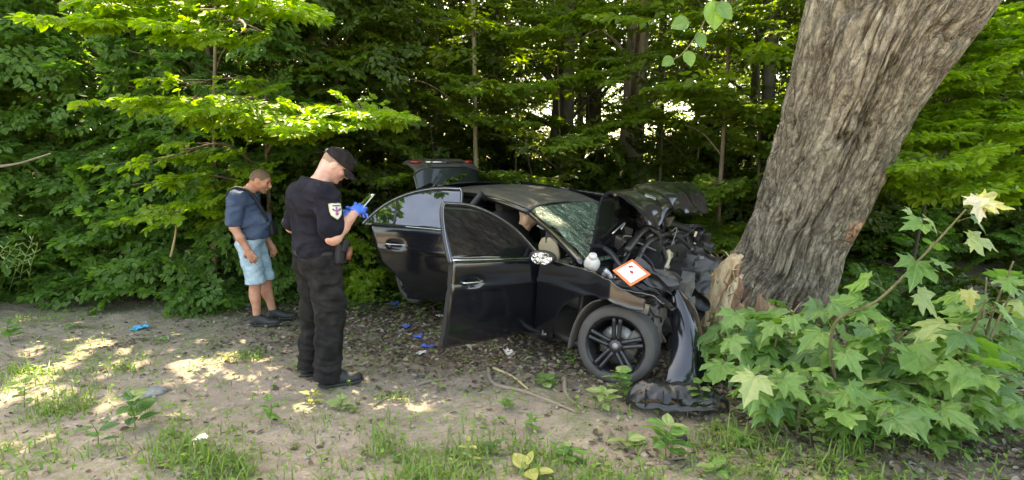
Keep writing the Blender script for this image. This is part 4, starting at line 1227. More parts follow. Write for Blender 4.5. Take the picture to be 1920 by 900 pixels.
# ---- front wing, crumpled; the arch open over the wheel
Pf = side_grid(K(.62), K(1.66), lambda X: np.where(X > 1.30, .775, np.where(X > .82, .30 + np.sqrt(np.maximum(.48 ** 2 - (X - 1.30) ** 2, 0)), .26)), lambda X: .965 - .02 * (X - .6) - .10 * sstep(1.2, 1.8, X), 60, 22, -1)
cr_ = sstep(.95, 1.6, Pf[..., 0])
Pf[..., 1] += cr_ * (.04 * fbm(Pf[..., 0] * 3.5, Pf[..., 2] * 3, 0, 44, 2) - .02) + .05 * sstep(1.45, 1.66, Pf[..., 0])
Pf[..., 2] += cr_ * .03 * fbm(Pf[..., 0] * 6, 0, 3, 45, 3)
MB().slab(Pf[:, ::-1], .008).build('front_wing', M_PAINT, car)
# inner wing top: horizontal torn edge seen over the wheel
u = np.linspace(0, 1, 40)[:, None]; v = np.linspace(0, 1, 8)[None]
Pt = np.stack([1.0 + .78 * u + 0 * v, -.86 + .20 * v + .03 * np.sin(9 * u) + .03 * u, .945 - .10 * u + .03 * fbm(u * 6, v * 2, 0, 51, 3) - .06 * v], -1)
MB().slab(Pt, .01).build('inner_wing', M_PAINT, car)
# wheel-arch liner flap
u = np.linspace(0, 1, 26)[:, None]; v = np.linspace(0, 1, 10)[None]
ang = PI - .15 - u * 1.15
MB().slab(np.stack([1.35 + .40 * np.cos(ang) + 0 * v, -.84 + .42 * v + 0 * u, .33 + .42 * np.sin(ang) - .16 * (1 - u) ** 2 + .02 * v], -1), .006).build('wheel_arch_liner', M_FABGREY, car)

# ---- wheels
def make_wheel(loc, rz, tilt=0.0, detail=True, label=None):
    w = empty('wheel', loc, 0); w.parent = car; w.scale = (.96, .96, .96)
    w.rotation_euler = (tilt, 0, rz)
    if label: w['label'] = label
    # tyre: lathe about Y, outer face at -y
    prof = [(.240, -.10), (.246, -.112), (.262, -.118), (.285, -.116), (.308, -.106), (.322, -.090), (.329, -.060), (.331, 0), (.329, .060), (.322, .09), (.308, .106), (.285, .116), (.26, .118), (.240, .10)]
    t = MB(); t.lathe(cr(prof, 42), k=96)
    V = t.V[0]; rr = np.hypot(V[:, 0], V[:, 2]); a = np.arctan2(V[:, 2], V[:, 0])
    tread = (rr > .318)
    gro = ((np.abs(np.abs(V[:, 1]) - .028) < .006) | (np.abs(V[:, 1]) < .0045))
    lug = (np.sin(a * 48 + V[:, 1] * 60) > .75) & (np.abs(V[:, 1]) > .04)
    V[:, [0, 2]] *= (1 - .018 * (tread & (gro | lug)))[:, None]
    V[:, [0, 2]] *= (1 - .035 * np.exp(-((a + PI / 2) / .28) ** 2))[:, None]
    t.build('tyre', M_RUBBER, w)
    r_ = MB(); r_.lathe([(.244, -.114), (.246, -.105), (.230, -.100), (.222, -.08), (.212, -.02), (.205, .08), (.22, .10), (.238, .102)], k=72)
    r_.build('rim', M_RIM, w)
    # five twin spokes
    s = MB()
    for k_ in range(5):
        for sg in (-1, 1):
            a0 = 2 * PI * k_ / 5 + .35
            c0 = np.array([math.cos(a0 + sg * .36), 0, math.sin(a0 + sg * .36)]) * .055
            c1 = np.array([math.cos(a0 + sg * .115), 0, math.sin(a0 + sg * .115)]) * .229
            mid = (c0 + c1) / 2
            s.tube([c0 + [0, -.088, 0], mid + [0, -.097, 0], c1 + [0, -.104, 0]], [.020, .018, .021], 7, n=8)
    s.lathe([(0, -.104), (.045, -.104), (.062, -.094), (.066, -.07), (.06, -.03), (0, -.03)], k=32)
    s.build('spokes', M_RIM, w)
    MB().lathe([(0, -.110), (.026, -.110), (.030, -.106), (.030, -.1)], k=28).build('hub_cap', M_STEEL, w)
    e = MB(); e.tube([(-.012, -.1115, .016), (0, -.1115, -.016), (.012, -.1115, .016)], .0022, 4).tube([(-.018, -.1115, .004), (-.008, -.1115, -.016), (0, -.1115, .006), (.008, -.1115, -.016), (.018, -.1115, .004)], .0022, 4)
    e.build('hub_emblem', M_CHROME, w)
    if detail:
        MB().lathe([(.06, -.01), (.155, -.01), (.158, -.004), (.158, .018), (.06, .02)], k=40).build('brake_disc', M_STEEL, w)
        MB().box((.12, -.01, .06), (.09, .09, .16), (0, .45, 0), bevel=.02).build('brake_caliper', M_RUST, w)
    return w
fwh = make_wheel((1.385, -.735, .395), R(20), R(-7), label='near front wheel, turned outwards on its broken mount, dark five double spoke rim')
make_wheel((-1.36, -.79, .33), 0, 0, False)
make_wheel((-1.36, .79, .33), PI, 0, False)
make_wheel((.95, .62, .40), PI - .5, .25, False)

# ---- bonnet: flung up, folded, its front end crumpled
path = [(1.00, .97), (1.03, 1.14), (1.05, 1.32), (1.07, 1.475), (1.11, 1.525), (1.20, 1.53), (1.31, 1.50), (1.40, 1.43), (1.44, 1.34)]
path2 = [(1.00, 1.0), (1.02, 1.16), (1.03, 1.36), (1.05, 1.53), (1.08, 1.585), (1.18, 1.585), (1.30, 1.56), (1.37, 1.50), (1.41, 1.42)]
A_, B_ = cr(path, 54), cr(path2, 54)
v = np.linspace(-1, 1, 50)
m_ = sstep(-.75, -.1, v)[None, :, None]
Q = A_[:, None] * (1 - m_) + B_[:, None] * m_
U = np.linspace(0, 1, 54)[:, None]
hood = np.stack([Q[..., 0], (.575 - .02 * U) * v[None] - .125, Q[..., 1]], -1)
ck = sstep(.52, .95, U)
hood[..., 0] += ck * .045 * fbm(U * 4, v[None] * 2.2, 0, 61, 2) - .05 * sstep(.3, 1., v)[None] * U
hood[..., 2] += ck * .055 * fbm(U * 4, v[None] * 2.5, 2, 62, 2) - .05 * sstep(.2, 1, v)[None] * sstep(.3, 1, U)
hood[..., 2] -= .025 * np.exp(-np.abs(v[None] + .35 - .5 * (U - .5)) / .10) * sstep(.35, .5, U) ; hood[..., 2] += .035 * np.abs(vnoise(U * 6, v[None] * 3, 0, 77)) * sstep(.45, .6, U)
MB().slab(hood[:, ::-1], .022).build('bonnet', M_PAINT, car, auto=50)
# crumpled nose of the bonnet and the lock carrier hanging under it
def crumpled(w, h, seed, amp=.12, n=26, fold=1.0):
    u = np.linspace(-.5, .5, n)[:, None]; v = np.linspace(-.5, .5, n)[None]
    P = np.stack([u * w + 0 * v, v * h + 0 * u, 0 * u * v], -1)
    for k in range(3): P[..., k] += amp * .7 * fbm(u * 3 * fold + 3, v * 3 * fold, k * 5, seed + k * 9, 2)
    P[..., 2] += amp * .5 * np.abs(vnoise(u * 4 * fold, v * 3 * fold, 1, seed + 77))
    return P
def crump(name, m, loc, rot, w, h, seed, amp=.1, th=.006, parent=car, fold=1.0, n=26):
    return MB().slab(crumpled(w, h, seed, amp, n, fold), th).build(name, m, parent, auto=40, loc=loc, rot=rot)
def cp(px, py, y):                    # car-local point of what the photo shows at px, py at depth y
    return CARM.inverted() @ W(px, py, y)
crump('crushed_bonnet_nose', M_BLACKR, cp(1232, 395, 4.9), (1.2, .3, .6), .30, .24, 5, .12)
crump('crushed_bonnet_nose', M_BLACK, cp(1225, 402, 4.8), (1.5, .1, 1.0), .22, .16, 25, .10)
crump('crushed_bonnet_nose', M_BLACK, cp(1262, 385, 5.1), (.2, .3, .6), .30, .20, 35, .08)
crump('crushed_bonnet_nose', M_BLACK, cp(1215, 425, 4.85), (1.5, .4, .3), .24, .16, 36, .10)
MB().box((0, 0, 0), (.10, .06, .045), bevel=.012).build('bonnet_lock', M_STEEL, car, loc=cp(1218, 372, 4.45), rot=(.3, .3, .5))

# ---- engine bay
bay = [
    ('engine_cover', M_BLACKR, 1205, 455, 4.95, (.34, .30, .14), (.3, -.2, .4), .02),
    ('air_box', M_BLACK, 1160, 465, 4.9, (.26, .22, .20), (.1, .3, .2), .03),
    ('battery', M_BLACK, 1255, 470, 5.1, (.24, .18, .19), (.2, -.3, .9), .015),
    ('control_box', M_STEEL, 1168, 432, 4.8, (.15, .03, .09), (.5, .3, .5), .008),
    ('control_box', M_BLACKR, 1150, 445, 4.75, (.20, .05, .10), (.2, .6, .5), .012),
    ('fuse_box', M_BLACK, 1215, 490, 4.75, (.20, .14, .12), (.4, .2, .1), .015),
    ('lamp_bracket', M_BLACKR, 1235, 540, 4.45, (.22, .05, .12), (.2, .3, .7), .01),
    ('gearbox', M_RUST, 1255, 540, 4.9, (.35, .3, .28), (.1, .1, .3), .05),
    ('engine_block', M_BLACK, 1210, 530, 4.95, (.55, .62, .42), (0, 0, .6), .04),
    ('bulkhead_tray', M_BLACK, 1120, 450, 4.95, (.12, .9, .10), (0, 0, -.9), .03),
]
for i, (nm_, m, px, py, y, dims, rot, bv) in enumerate(bay):
    MB().box((0, 0, 0), dims, None, dent=.02 if i % 2 else .03, seed=i).build(nm_, m, car, smooth=False, loc=cp(px, py, y), rot=rot)
def hose(name, m, pts, r, y=None, k=8):
    P = [np.array(cp(*p)) for p in pts]
    return MB().tube(P, r, k, n=26).build(name, m, car)
hose('bent_frame_rail', M_BLACKR, [(1175, 470, 4.6), (1210, 430, 4.8), (1255, 420, 5.0), (1300, 435, 5.3)], [.032, .026, .03, .02])
hose('bent_frame_rail', M_BLACKR, [(1190, 500, 4.6), (1215, 455, 4.75), (1262, 440, 5.0), (1310, 480, 5.3)], [.02, .026, .022, .018])
hose('bent_frame_rail', M_BLACK, [(1180, 440, 4.9), (1230, 425, 5.0), (1290, 430, 5.3), (1322, 500, 5.5)], [.02, .03, .026, .02])
hose('strut_brace', M_BLACKR, [(1105, 455, 4.7), (1140, 470, 4.6), (1165, 500, 4.45)], [.020, .024, .02])
hose('strut_brace', M_BLACK, [(1070, 495, 4.6), (1100, 465, 4.75), (1130, 440, 4.9)], .022)
hose('coolant_hose', M_BLACK, [(1150, 520, 4.5), (1180, 470, 4.7), (1170, 440, 4.8), (1200, 420, 5.0)], .018)
hose('coolant_hose', M_RUBBER, [(1230, 520, 4.6), (1250, 490, 4.8), (1240, 455, 5.0), (1270, 450, 5.2)], .022)
hose('coolant_hose', M_BLACK, [(1190, 545, 4.4), (1215, 560, 4.4), (1240, 530, 4.6), (1280, 540, 4.9)], .018)
hose('wiring_loom', M_BLACK, [(1090, 510, 4.5), (1120, 530, 4.35), (1160, 522, 4.3), (1200, 540, 4.3)], .009)
hose('wiring_loom', M_BLACK, [(1210, 560, 4.3), (1225, 590, 4.3), (1240, 600, 4.35), (1230, 640, 4.4)], .008)
hose('wiring_loom', M_BLACK, [(1200, 470, 4.6), (1225, 500, 4.5), (1240, 560, 4.4), (1225, 620, 4.4)], .007)
hose('wiring_loom', M_RUST, [(1170, 480, 4.6), (1190, 455, 4.7), (1230, 470, 4.7)], .007)
hose('wiper_arm', M_BLACK, [(1062, 480, 4.7), (1110, 440, 4.95), (1160, 425, 5.2)], .010)
hose('steering_link', M_RUST, [(1215, 600, 4.35), (1235, 570, 4.45), (1260, 560, 4.7)], .018)
hose('suspension_arm', M_RUST, [(1200, 590, 4.4), (1225, 610, 4.45), (1245, 640, 4.6)], [.02, .03, .02])
# broken windscreen strip and silvery cowl edge
hose('cowl_edge', M_STEEL, [(1075, 470, 4.75), (1110, 440, 4.95), (1160, 425, 5.2)], .009)
crump('torn_glass_strip', M_SHATTER, cp(1115, 445, 4.85), (.9, .2, -.5), .42, .12, 71, .03)
# white coolant bottle with its small foot
mb = MB(); mb.ell((0, 0, 0), (.066, .058, .074), fn=lambda X: np.sign(X) * np.abs(X) ** .8 * .92 + .07 * vnoise(X[..., 0:1] * 3, X[..., 1:2] * 3, X[..., 2:3] * 3, 5)).lathe([(.0, .09), (.03, .09), (.034, .075), (.034, .055)], (0, 0, 0), 'Z', 20)
mb.tube([(.0, 0, -.06), (.02, .0, -.115)], .022, 8)
mb.build('coolant_bottle', M_WHITEP, car, loc=cp(1110, 494, 4.42), rot=(.4, .2, .3))
MB().box((0, 0, 0), (.05, .04, .05), bevel=.012).build('bottle_foot', M_WHITEP, car, loc=cp(1110, 515, 4.38), rot=(.3, .3, .2))
mb = MB(); mb.tube([(-.05, 0, .03), (0, .01, 0), (.04, 0, -.02), (.06, .01, .01)], [.02, .024, .016, .02], 8, n=12); mb.box((-.03, 0, .0), (.04, .03, .06), (.2, .4, .1), bevel=.008)
mb.build('cast_bracket', M_SILVER, car, loc=cp(1142, 517, 4.35), rot=(.2, .4, .5))
crump('torn_wing_edge', M_BLACKR, cp(1225, 520, 4.35), (1.1, .3, .4), .38, .16, 81, .05)
crump('torn_wing_edge', M_BLACK, cp(1190, 545, 4.25), (1.3, .1, .6), .34, .10, 82, .04)
crump('splintered_plastic', M_CREAM, cp(1253, 490, 4.6), (1.5, .2, .3), .03, .16, 91, .02)
MB().tube([cp(1248, 503, 4.5), cp(1255, 485, 4.55), cp(1253, 470, 4.6)], [.016, .012, .02], 6, n=10).build('bare_metal_stub', M_CREAM, car)
# remains of the near lamp and fittings above the wheel
MB().box((0, 0, 0), (.07, .04, .09), dent=.012, seed=4).build('lamp_housing', M_SILVER, car, loc=cp(1208, 576, 4.22), rot=(.2, .2, .4), smooth=False)
crump('lamp_fragment', M_STEEL, cp(1185, 566, 4.22), (1.2, .2, .5), .14, .06, 95, .04)
crump('lamp_fragment', M_BLACK, cp(1198, 560, 4.25), (1.2, .2, .5), .22, .09, 96, .05)
crump('wheel_arch_scrap', M_FABGREY, cp(1228, 610, 4.35), (1.35, .1, .9), .16, .26, 97, .05)
# far front corner: crushed bumper and wing
crump('crushed_far_corner', M_BLACKR, cp(1295, 505, 5.25), (1.25, .1, .5), .42, .34, 101, .06, .01)
crump('crushed_far_corner', M_BLACK, cp(1270, 560, 5.1), (1.35, .1, .6), .5, .45, 102, .10, .01)
crump('crushed_far_corner', M_BLACK, cp(1300, 455, 5.4), (1.2, .3, .5), .3, .3, 103, .12, .01)
crump('crushed_far_corner', M_BLACK, cp(1265, 620, 4.9), (1.45, .1, .5), .45, .35, 104, .08, .01)
for k_, (px, py) in enumerate(((1305, 440), (1312, 452), (1300, 462))):
    MB().box((0, 0, 0), (.02, .015, .05 + .02 * k_), dent=.006, seed=k_).build('lamp_shard', M_CHROME, car, loc=cp(px, py, 5.3), rot=(.3 * k_, .2, .5), smooth=False)
crump('radiator', M_RUST, cp(1250, 585, 4.75), (1.4, .1, .4), .45, .35, 105, .06, .03)
# dark back wall of the bay
crump('crushed_inner_wing', M_BLACK, cp(1150, 560, 4.75), (PI / 2, 0, -.5), .9, .5, 106, .05, .01)

rb = np.random.default_rng(19)
for k_ in range(34):                   # small brackets, wire ends and metal bits in the torn front
    px, py = rb.uniform(1150, 1320), rb.uniform(415, 600); y = 4.35 + (px - 1150) / 170 * .7 + rb.uniform(-.05, .15)
    if abs(px - 1184) < 45 and abs(py - 511) < 40: continue
    m = (M_STEEL, M_RUST, M_BLACKR, M_RUST, M_SILVER, M_BLACK)[k_ % 6]; q = np.array(cp(px, py, y)[:])
    if k_ % 2:
        MB().box((0, 0, 0), (rb.uniform(.02, .07), rb.uniform(.008, .02), rb.uniform(.02, .06)), dent=.006, seed=k_).build('metal_bracket', m, car, smooth=False, loc=q, rot=rb.uniform(0, 3, 3))
    else:
        MB().tube([q, q + rb.normal(0, .05, 3), q + rb.normal(0, .09, 3)], rb.uniform(.003, .007), 5, n=10).build('torn_wire', m, car)
# ---- inside
mb = MB()
for sy in (-.36, .36):
    s = empty('front_seat', (0, 0, 0)); s.parent = car
    MB().box((.05, sy, .52), (.52, .50, .20), (0, -.1, 0), bevel=.06).build('seat_cushion', M_DARKIN, s)
    MB().box((-.30, sy, .86), (.16, .48, .66), (0, -.25, 0), bevel=.06).build('seat_back', M_DARKIN, s)
    MB().box((-.40, sy, 1.22), (.10, .26, .18), (0, -.2, 0), bevel=.04).build('headrest', M_DARKIN, s)
MB().box((-1.1, 0, .80), (.18, 1.2, .60), (0, -.3, 0), bevel=.06).build('rear_seat', M_DARKIN, car)
MB().box((.80, 0, .80), (.36, 1.44, .28), bevel=.08).build('dashboard', M_BLACK, car)
ab = MB(); ab.ell((0, 0, 0), (.15, .04, .17), fn=lambda X: X + .10 * np.stack([vnoise(X[..., 0] * 3, X[..., 1] * 3, X[..., 2] * 3, 7 + q) for q in range(3)], -1))
ab.build('deflated_airbag', M_CREAM, car, loc=(.46, -.60, .93), rot=(.25, .7, 0))
ab = MB(); ab.ell((0, 0, 0), (.09, .10, .10), fn=lambda X: X + .35 * np.stack([vnoise(X[..., 0] * 2.5, X[..., 1] * 2.5, X[..., 2] * 2.5, 17 + q) for q in range(3)], -1))
ab.build('sunlit_seat_shape', M_TAN, car, loc=(-.02, -.40, 1.16))  # peach lump standing for a sunlit seat, its light put into the colour
MB().tube([(.30, -.50, 1.20), (.26, -.44, 1.14), (.24, -.46, 1.10), (.19, -.5, 1.13)], .008, 6, n=12).build('curtain_clip', M_WHITEP, car)
sw = MB(); th_ = np.linspace(0, 2 * PI, 30)
sw.tube(np.stack([0 * th_, .18 * np.cos(th_), .18 * np.sin(th_)], 1), .015, 6, cap=False); sw.box((0, 0, 0), (.04, .16, .08), bevel=.02)
sw.build('steering_wheel', M_BLACK, car, loc=(.50, .36, .93), rot=(0, .35, 0))

# ---- pieces torn off the car: each lies or leans on its own
u = np.linspace(0, 1, 44)[:, None]; v = np.linspace(-1, 1, 22)[None]
pc = cr([W(1262, 545, 4.45), W(1282, 590, 4.32), W(1292, 640, 4.2), W(1296, 690, 4.1), W(1298, 722, 4.05)], 44)
wd = np.interp(np.linspace(0, 1, 44), [0, .12, .45, .75, 1], [.085, .135, .155, .21, .25])[:, None]
Pb = np.zeros((44, 22, 3))
Pb[..., 0] = pc[:, None, 0] + wd * v * .9
Pb[..., 1] = pc[:, None, 1] - .13 * (1 - v ** 2) + .06 * v + .012 * fbm(u * 2.5, v * 1.2, 0, 111, 2)
Pb[..., 2] = pc[:, None, 2] + .03 * (1 - v ** 2) * (1 - u) + .006 * vnoise(u * 4, v * 2, 0, 112)
o = MB().slab(Pb, .006).build('torn_bumper', M_PAINT, auto=60)
tag(o, 'curved black bumper piece hanging upright between the front wheel and the torn trunk', 'bumper')
bp = Matrix.Translation(G(1268, 765) + Vector((0, 0, .05)))
u = np.linspace(-1, 1, 60)[:, None]; v = np.linspace(0, 1, 26)[None]
env = np.sqrt(np.maximum(1 - np.abs(u) ** 3.2, .02))
Px = u * .335 + 0 * v
Py = -.13 * np.cos(v * PI * .9) * env * .9 - .05 * u
Pz = .15 * np.sin(.15 + v * PI * .80) * env + .025 * fbm(u * 3, v * 3, 0, 121, 4) - .03
P = np.stack([Px, Py, Pz], -1)
P2 = P[:, 5:].copy(); P2[:, 0, 1] += .02 * vnoise(np.linspace(0, 14, 60), 0, 0, 5); P2[:, 0, 2] -= .05 * np.abs(vnoise(np.linspace(0, 11, 60), 3, 0, 6))
Pl = P[:, :6].copy(); Pl[..., 1] -= .03; Pl[..., 2] *= .55; Pl[..., 2] += .01 * vnoise(u * 9, v[:, :6] * 4, 0, 8)
lm_ = MB().slab(P2, .007).slab(Pl[4:50], .006)
for xr in (-.24, -.12, -.02, .11, .22): lm_.slab(np.stack([np.full((6, 6), xr) + .01 * np.arange(6)[:, None], -.11 + .035 * np.arange(6)[:, None] + 0 * np.arange(6)[None], .0 + .018 * np.arange(6)[None] * (1 + 0 * np.arange(6)[:, None])], -1), .005)
o = lm_.xf(bp).build('broken_wheel_liner', simple('wet_black_plastic', (.016, .017, .018), .28, .5, 8, .4, 25), auto=50)
tag(o, 'black plastic arch liner lying on the ground under the hanging bumper piece', 'car part')
# hazard placard
pl = empty('warning_placard', W(1184, 511, 4.18), 0, 'orange bordered square placard lying on the engine bay', 'sign')
e1 = (W(1152, 514, 4.18) - W(1216, 508, 4.18)) ; 
cx, cy_, cz = W(1184, 511, 4.18)
c4 = [W(1187, 484, 4.30), W(1217, 509, 4.18), W(1183, 538, 4.06), W(1152, 513, 4.18)]
ex = ((c4[1] - c4[0])).normalized(); ey = ((c4[3] - c4[0]) - ex * (c4[3] - c4[0]).dot(ex)).normalized(); ez = ex.cross(ey)
pm = Matrix((ex, ey, ez)).transposed(); sz = ((c4[1] - c4[0]).length + (c4[3] - c4[0]).length) / 2
pl.rotation_euler = pm.to_euler()
M_OR = simple('orange_plastic', (.80, .16, .05), .45, .12, 14, .05, 40); M_PAPER = simple('creased_white_paper', (.80, .74, .64), .7, .12, 6, .25, 14)
MB().box((0, 0, 0), (sz, sz, .006), bevel=.002).build('board', M_OR, pl)
MB().box((0, 0, .0045 if ez.y < 0 or ez.z > 0 else -.0045), (sz * .78, sz * .78, .003), bevel=.001).build('white_field', M_PAPER, pl)
sgn = 1 if ez.z > 0 else -1
dm = MB()
for x, y, r in ((0, -.0, .09), (-.24, -.13, .07), (-.2, -.20, .06), (.05, .03, .05)):
    dm.ell((x * sz, y * sz, sgn * .007), (r * sz, r * sz * .7, .002), nu=10, nv=5)
dm.build('red_mark', simple('dark_red_print', (.35, .04, .03), .6), pl)
# ------------------------------------------------------------------ people: signed distance bodies turned into one surface each
class SDF:
    def __init__(s, lo, hi, h):
        s.lo = np.array(lo, float); s.h = h
        s.n = np.ceil((np.array(hi) - s.lo) / h).astype(int) + 1
        s.f = np.full(s.n, 1.0, np.float32)
        s.ax = [s.lo[i] + h * np.arange(s.n[i]) for i in range(3)]
    def block(s, lo, hi):
        i0 = np.clip(np.floor((np.array(lo) - s.lo) / s.h).astype(int), 0, s.n - 1)
        i1 = np.clip(np.ceil((np.array(hi) - s.lo) / s.h).astype(int) + 1, 1, s.n)
        sl = tuple(slice(a, max(b, a + 1)) for a, b in zip(i0, i1))
        X, Y, Z = np.meshgrid(*[s.ax[i][sl[i]] for i in range(3)], indexing='ij')
        return sl, X, Y, Z
    def smin(s, sl, d, k):
        a = s.f[sl]
        h = np.maximum(k - np.abs(a - d), 0) / k
        s.f[sl] = np.minimum(a, d) - h * h * k * .25
    def smax(s, sl, d, k):
        a = s.f[sl]
        h = np.maximum(k - np.abs(a - d), 0) / k
        s.f[sl] = np.maximum(a, d) + h * h * k * .25
    def cap(s, a, b, ra, rb, k=.03, sc=None):
        a, b = np.array(a, float), np.array(b, float)
        m = max(ra, rb) + k + .03
        sl, X, Y, Z = s.block(np.minimum(a, b) - m, np.maximum(a, b) + m)
        d = b - a; L = max(d @ d, 1e-9)
        t = np.clip(((X - a[0]) * d[0] + (Y - a[1]) * d[1] + (Z - a[2]) * d[2]) / L, 0, 1)
        q = np.sqrt((X - a[0] - t * d[0]) ** 2 + (Y - a[1] - t * d[1]) ** 2 + (Z - a[2] - t * d[2]) ** 2) - (ra + (rb - ra) * t)
        s.smin(sl, q, k); return s
    def chain(s, P, r, k=.03):
        for i in range(len(P) - 1): s.cap(P[i], P[i + 1], r[i], r[i + 1], k)
        return s
    def ell(s, c, r, k=.03, M=None, sub=False):
        c, r = np.array(c, float), np.array(r, float)
        m = max(r) + k + .03
        sl, X, Y, Z = s.block(c - m, c + m)
        p = np.stack([X - c[0], Y - c[1], Z - c[2]], -1)
        if M is not None: p = p @ np.array(M)          # into the local frame
        q = p / r
        k0 = np.linalg.norm(q, axis=-1); k1 = np.linalg.norm(q / r, axis=-1)
        d = k0 * (k0 - 1) / np.maximum(k1, 1e-6)
        if sub: s.smax(sl, -d, k)
        else: s.smin(sl, d, k)
        return s
    def cut(s, p, n, k=.004):             # keep the side the normal points away from
        sl, X, Y, Z = s.block(s.lo, s.lo + s.h * s.n)
        n = np.array(n, float); n = n / np.linalg.norm(n)
        s.smax(sl, (X - p[0]) * n[0] + (Y - p[1]) * n[1] + (Z - p[2]) * n[2], k); return s
    def warp(s, fn, band=.05):            # add fn(x,y,z) to the field near the surface
        X, Y, Z = np.meshgrid(*s.ax, indexing='ij')
        m = np.abs(s.f) < band
        s.f[m] += fn(X[m], Y[m], Z[m]); return s
    def mesh(s, name):
        f = s.f; n = f.shape
        ins = f < 0
        c = np.zeros(tuple(k - 1 for k in n), np.uint8)
        for i in (0, 1):
            for j in (0, 1):
                for k in (0, 1): c += ins[i:n[0] - 1 + i, j:n[1] - 1 + j, k:n[2] - 1 + k]
        act = (c > 0) & (c < 8)
        ids = -np.ones(act.shape, np.int64); w = np.argwhere(act); ids[act] = np.arange(len(w))
        acc = np.zeros((len(w), 3)); cnt = np.zeros(len(w))
        cor = [(i, j, k) for i in (0, 1) for j in (0, 1) for k in (0, 1)]
        for a in range(8):
            for b in range(a + 1, 8):
                da = np.array(cor[b]) - np.array(cor[a])
                if np.abs(da).sum() != 1: continue
                fa = f[tuple((w + cor[a]).T)]; fb = f[tuple((w + cor[b]).T)]
                m = (fa < 0) != (fb < 0)
                t = fa[m] / (fa[m] - fb[m])
                acc[m] += np.array(cor[a]) + t[:, None] * da; cnt[m] += 1
        V = s.lo + s.h * (w + acc / cnt[:, None])
        F = []
        for ax in range(3):
            o = [np.array(e) for e in np.eye(3, dtype=int)]
            e0 = o[ax]; e1, e2 = o[(ax + 1) % 3], o[(ax + 2) % 3]
            A = ins; B = np.roll(ins, -1, ax)
            sg = A != B
            idx = np.argwhere(sg)
            ok = np.all(idx >= (e1 + e2), 1) & np.all(idx < np.array(n) - 1, 1)
            idx = idx[ok]
            q = [ids[tuple((idx - d).T)] for d in (0 * e1, e1, e1 + e2, e2)]
            q = np.stack(q, 1)
            flip = A[tuple(idx.T)]
            q[~flip] = q[~flip][:, ::-1]
            F.append(q[(q >= 0).all(1)])
        F = np.vstack(F)
        return mesh_np(name, V, F, True)

def folds(amp, sx=9, sy=9, sz=22, seed=0, ridge=.6):
    def fn(x, y, z):
        a = vnoise(x * sx, y * sy, z * sz + 2 * x * sx * .3, seed)
        b = 1 - np.abs(vnoise(x * sx * .8 + 5, y * sy * .8, z * sz * .8 - y * 6, seed + 3)) * 2
        return -amp * (a * (1 - ridge) + ridge * b * .8)
    return fn

def skin_mat(name, base):
    n = N(name, .5, Subsurface_Weight=.12)
    n.b.inputs['Subsurface Radius'].default_value = (.9, .35, .2); n.b.inputs['Subsurface Scale'].default_value = .01
    co = n.co(); f = n.noise(co, 16, 5, .6)
    n.color(n.mix(n.ramp(f, [(.35, 0.), (.65, 1.)]), base, (base[0] * .86, base[1] * .68, base[2] * .62)))
    n.bump(n.noise(co, 160, 3), .12, .002); return n.m
M_SKIN1 = skin_mat('fair_skin', (.62, .37, .28)); M_SKIN2 = skin_mat('sunburnt_skin', (.52, .27, .18))
def cloth(name, c0, c1, sc=7, bump=.5, rough=.9, weave=260):
    n = N(name, rough); n.b.inputs['Specular IOR Level'].default_value = .15
    co = n.co(); f = n.noise(co, sc, 6, .65, .3)
    n.color(n.mix(n.ramp(f, [(.38, 0.), (.62, 1.)]), c0, c1))
    n.bump(n.math('ADD', n.math('MULTIPLY', n.noise(co, weave, 2), .15), n.noise(co, 18, 4, .6, .8)), bump, .012); return n.m
M_POLO = cloth('black_polo_cloth', (.008, .008, .013), (.018, .017, .024))
M_TROUS = cloth('black_trouser_cloth', (.009, .009, .009), (.024, .023, .021), 9)
M_TEE = cloth('washed_navy_cotton', (.040, .065, .12), (.075, .105, .165), 5)
M_JEAN = cloth('washed_light_denim', (.20, .32, .40), (.42, .55, .62), 8, .6)
M_CAP = cloth('black_cap_cloth', (.010, .008, .008), (.030, .024, .023), 8, .2)
M_SHOE = simple('black_shoe', (.016, .018, .018), .6, .4, 20, .4, 60)
M_SOLE = simple('dark_shoe_sole', (.03, .03, .03), .8, .3, 20, .3, 60)
M_GLOVE = simple('blue_nitrile_glove', (.05, .18, .75), .35, .15, 30, .3, 60)
M_HAIR = simple('short_brown_hair', (.17, .11, .078), .8, .4, 60, .8, 240)
M_STUB = simple('dark_stubble', (.26, .135, .095), .8, .4, 80, .6, 260)
M_EYE = simple('eye_in_shadow', (.10, .07, .055), .3, .3); M_STRAP = simple('black_strap', (.015, .015, .017), .7, .3, 30, .3, 90)  # eyeball colour darkened to stand in for shade in the sockets

def head_frame(c, yaw, pitch, roll=0):
    M = np.array(Matrix.Rotation(yaw, 3, 'Z') @ Matrix.Rotation(pitch, 3, 'Y') @ Matrix.Rotation(roll, 3, 'X'))
    c = np.array(c, float)
    return M, (lambda p: c + M @ np.array(p, float))

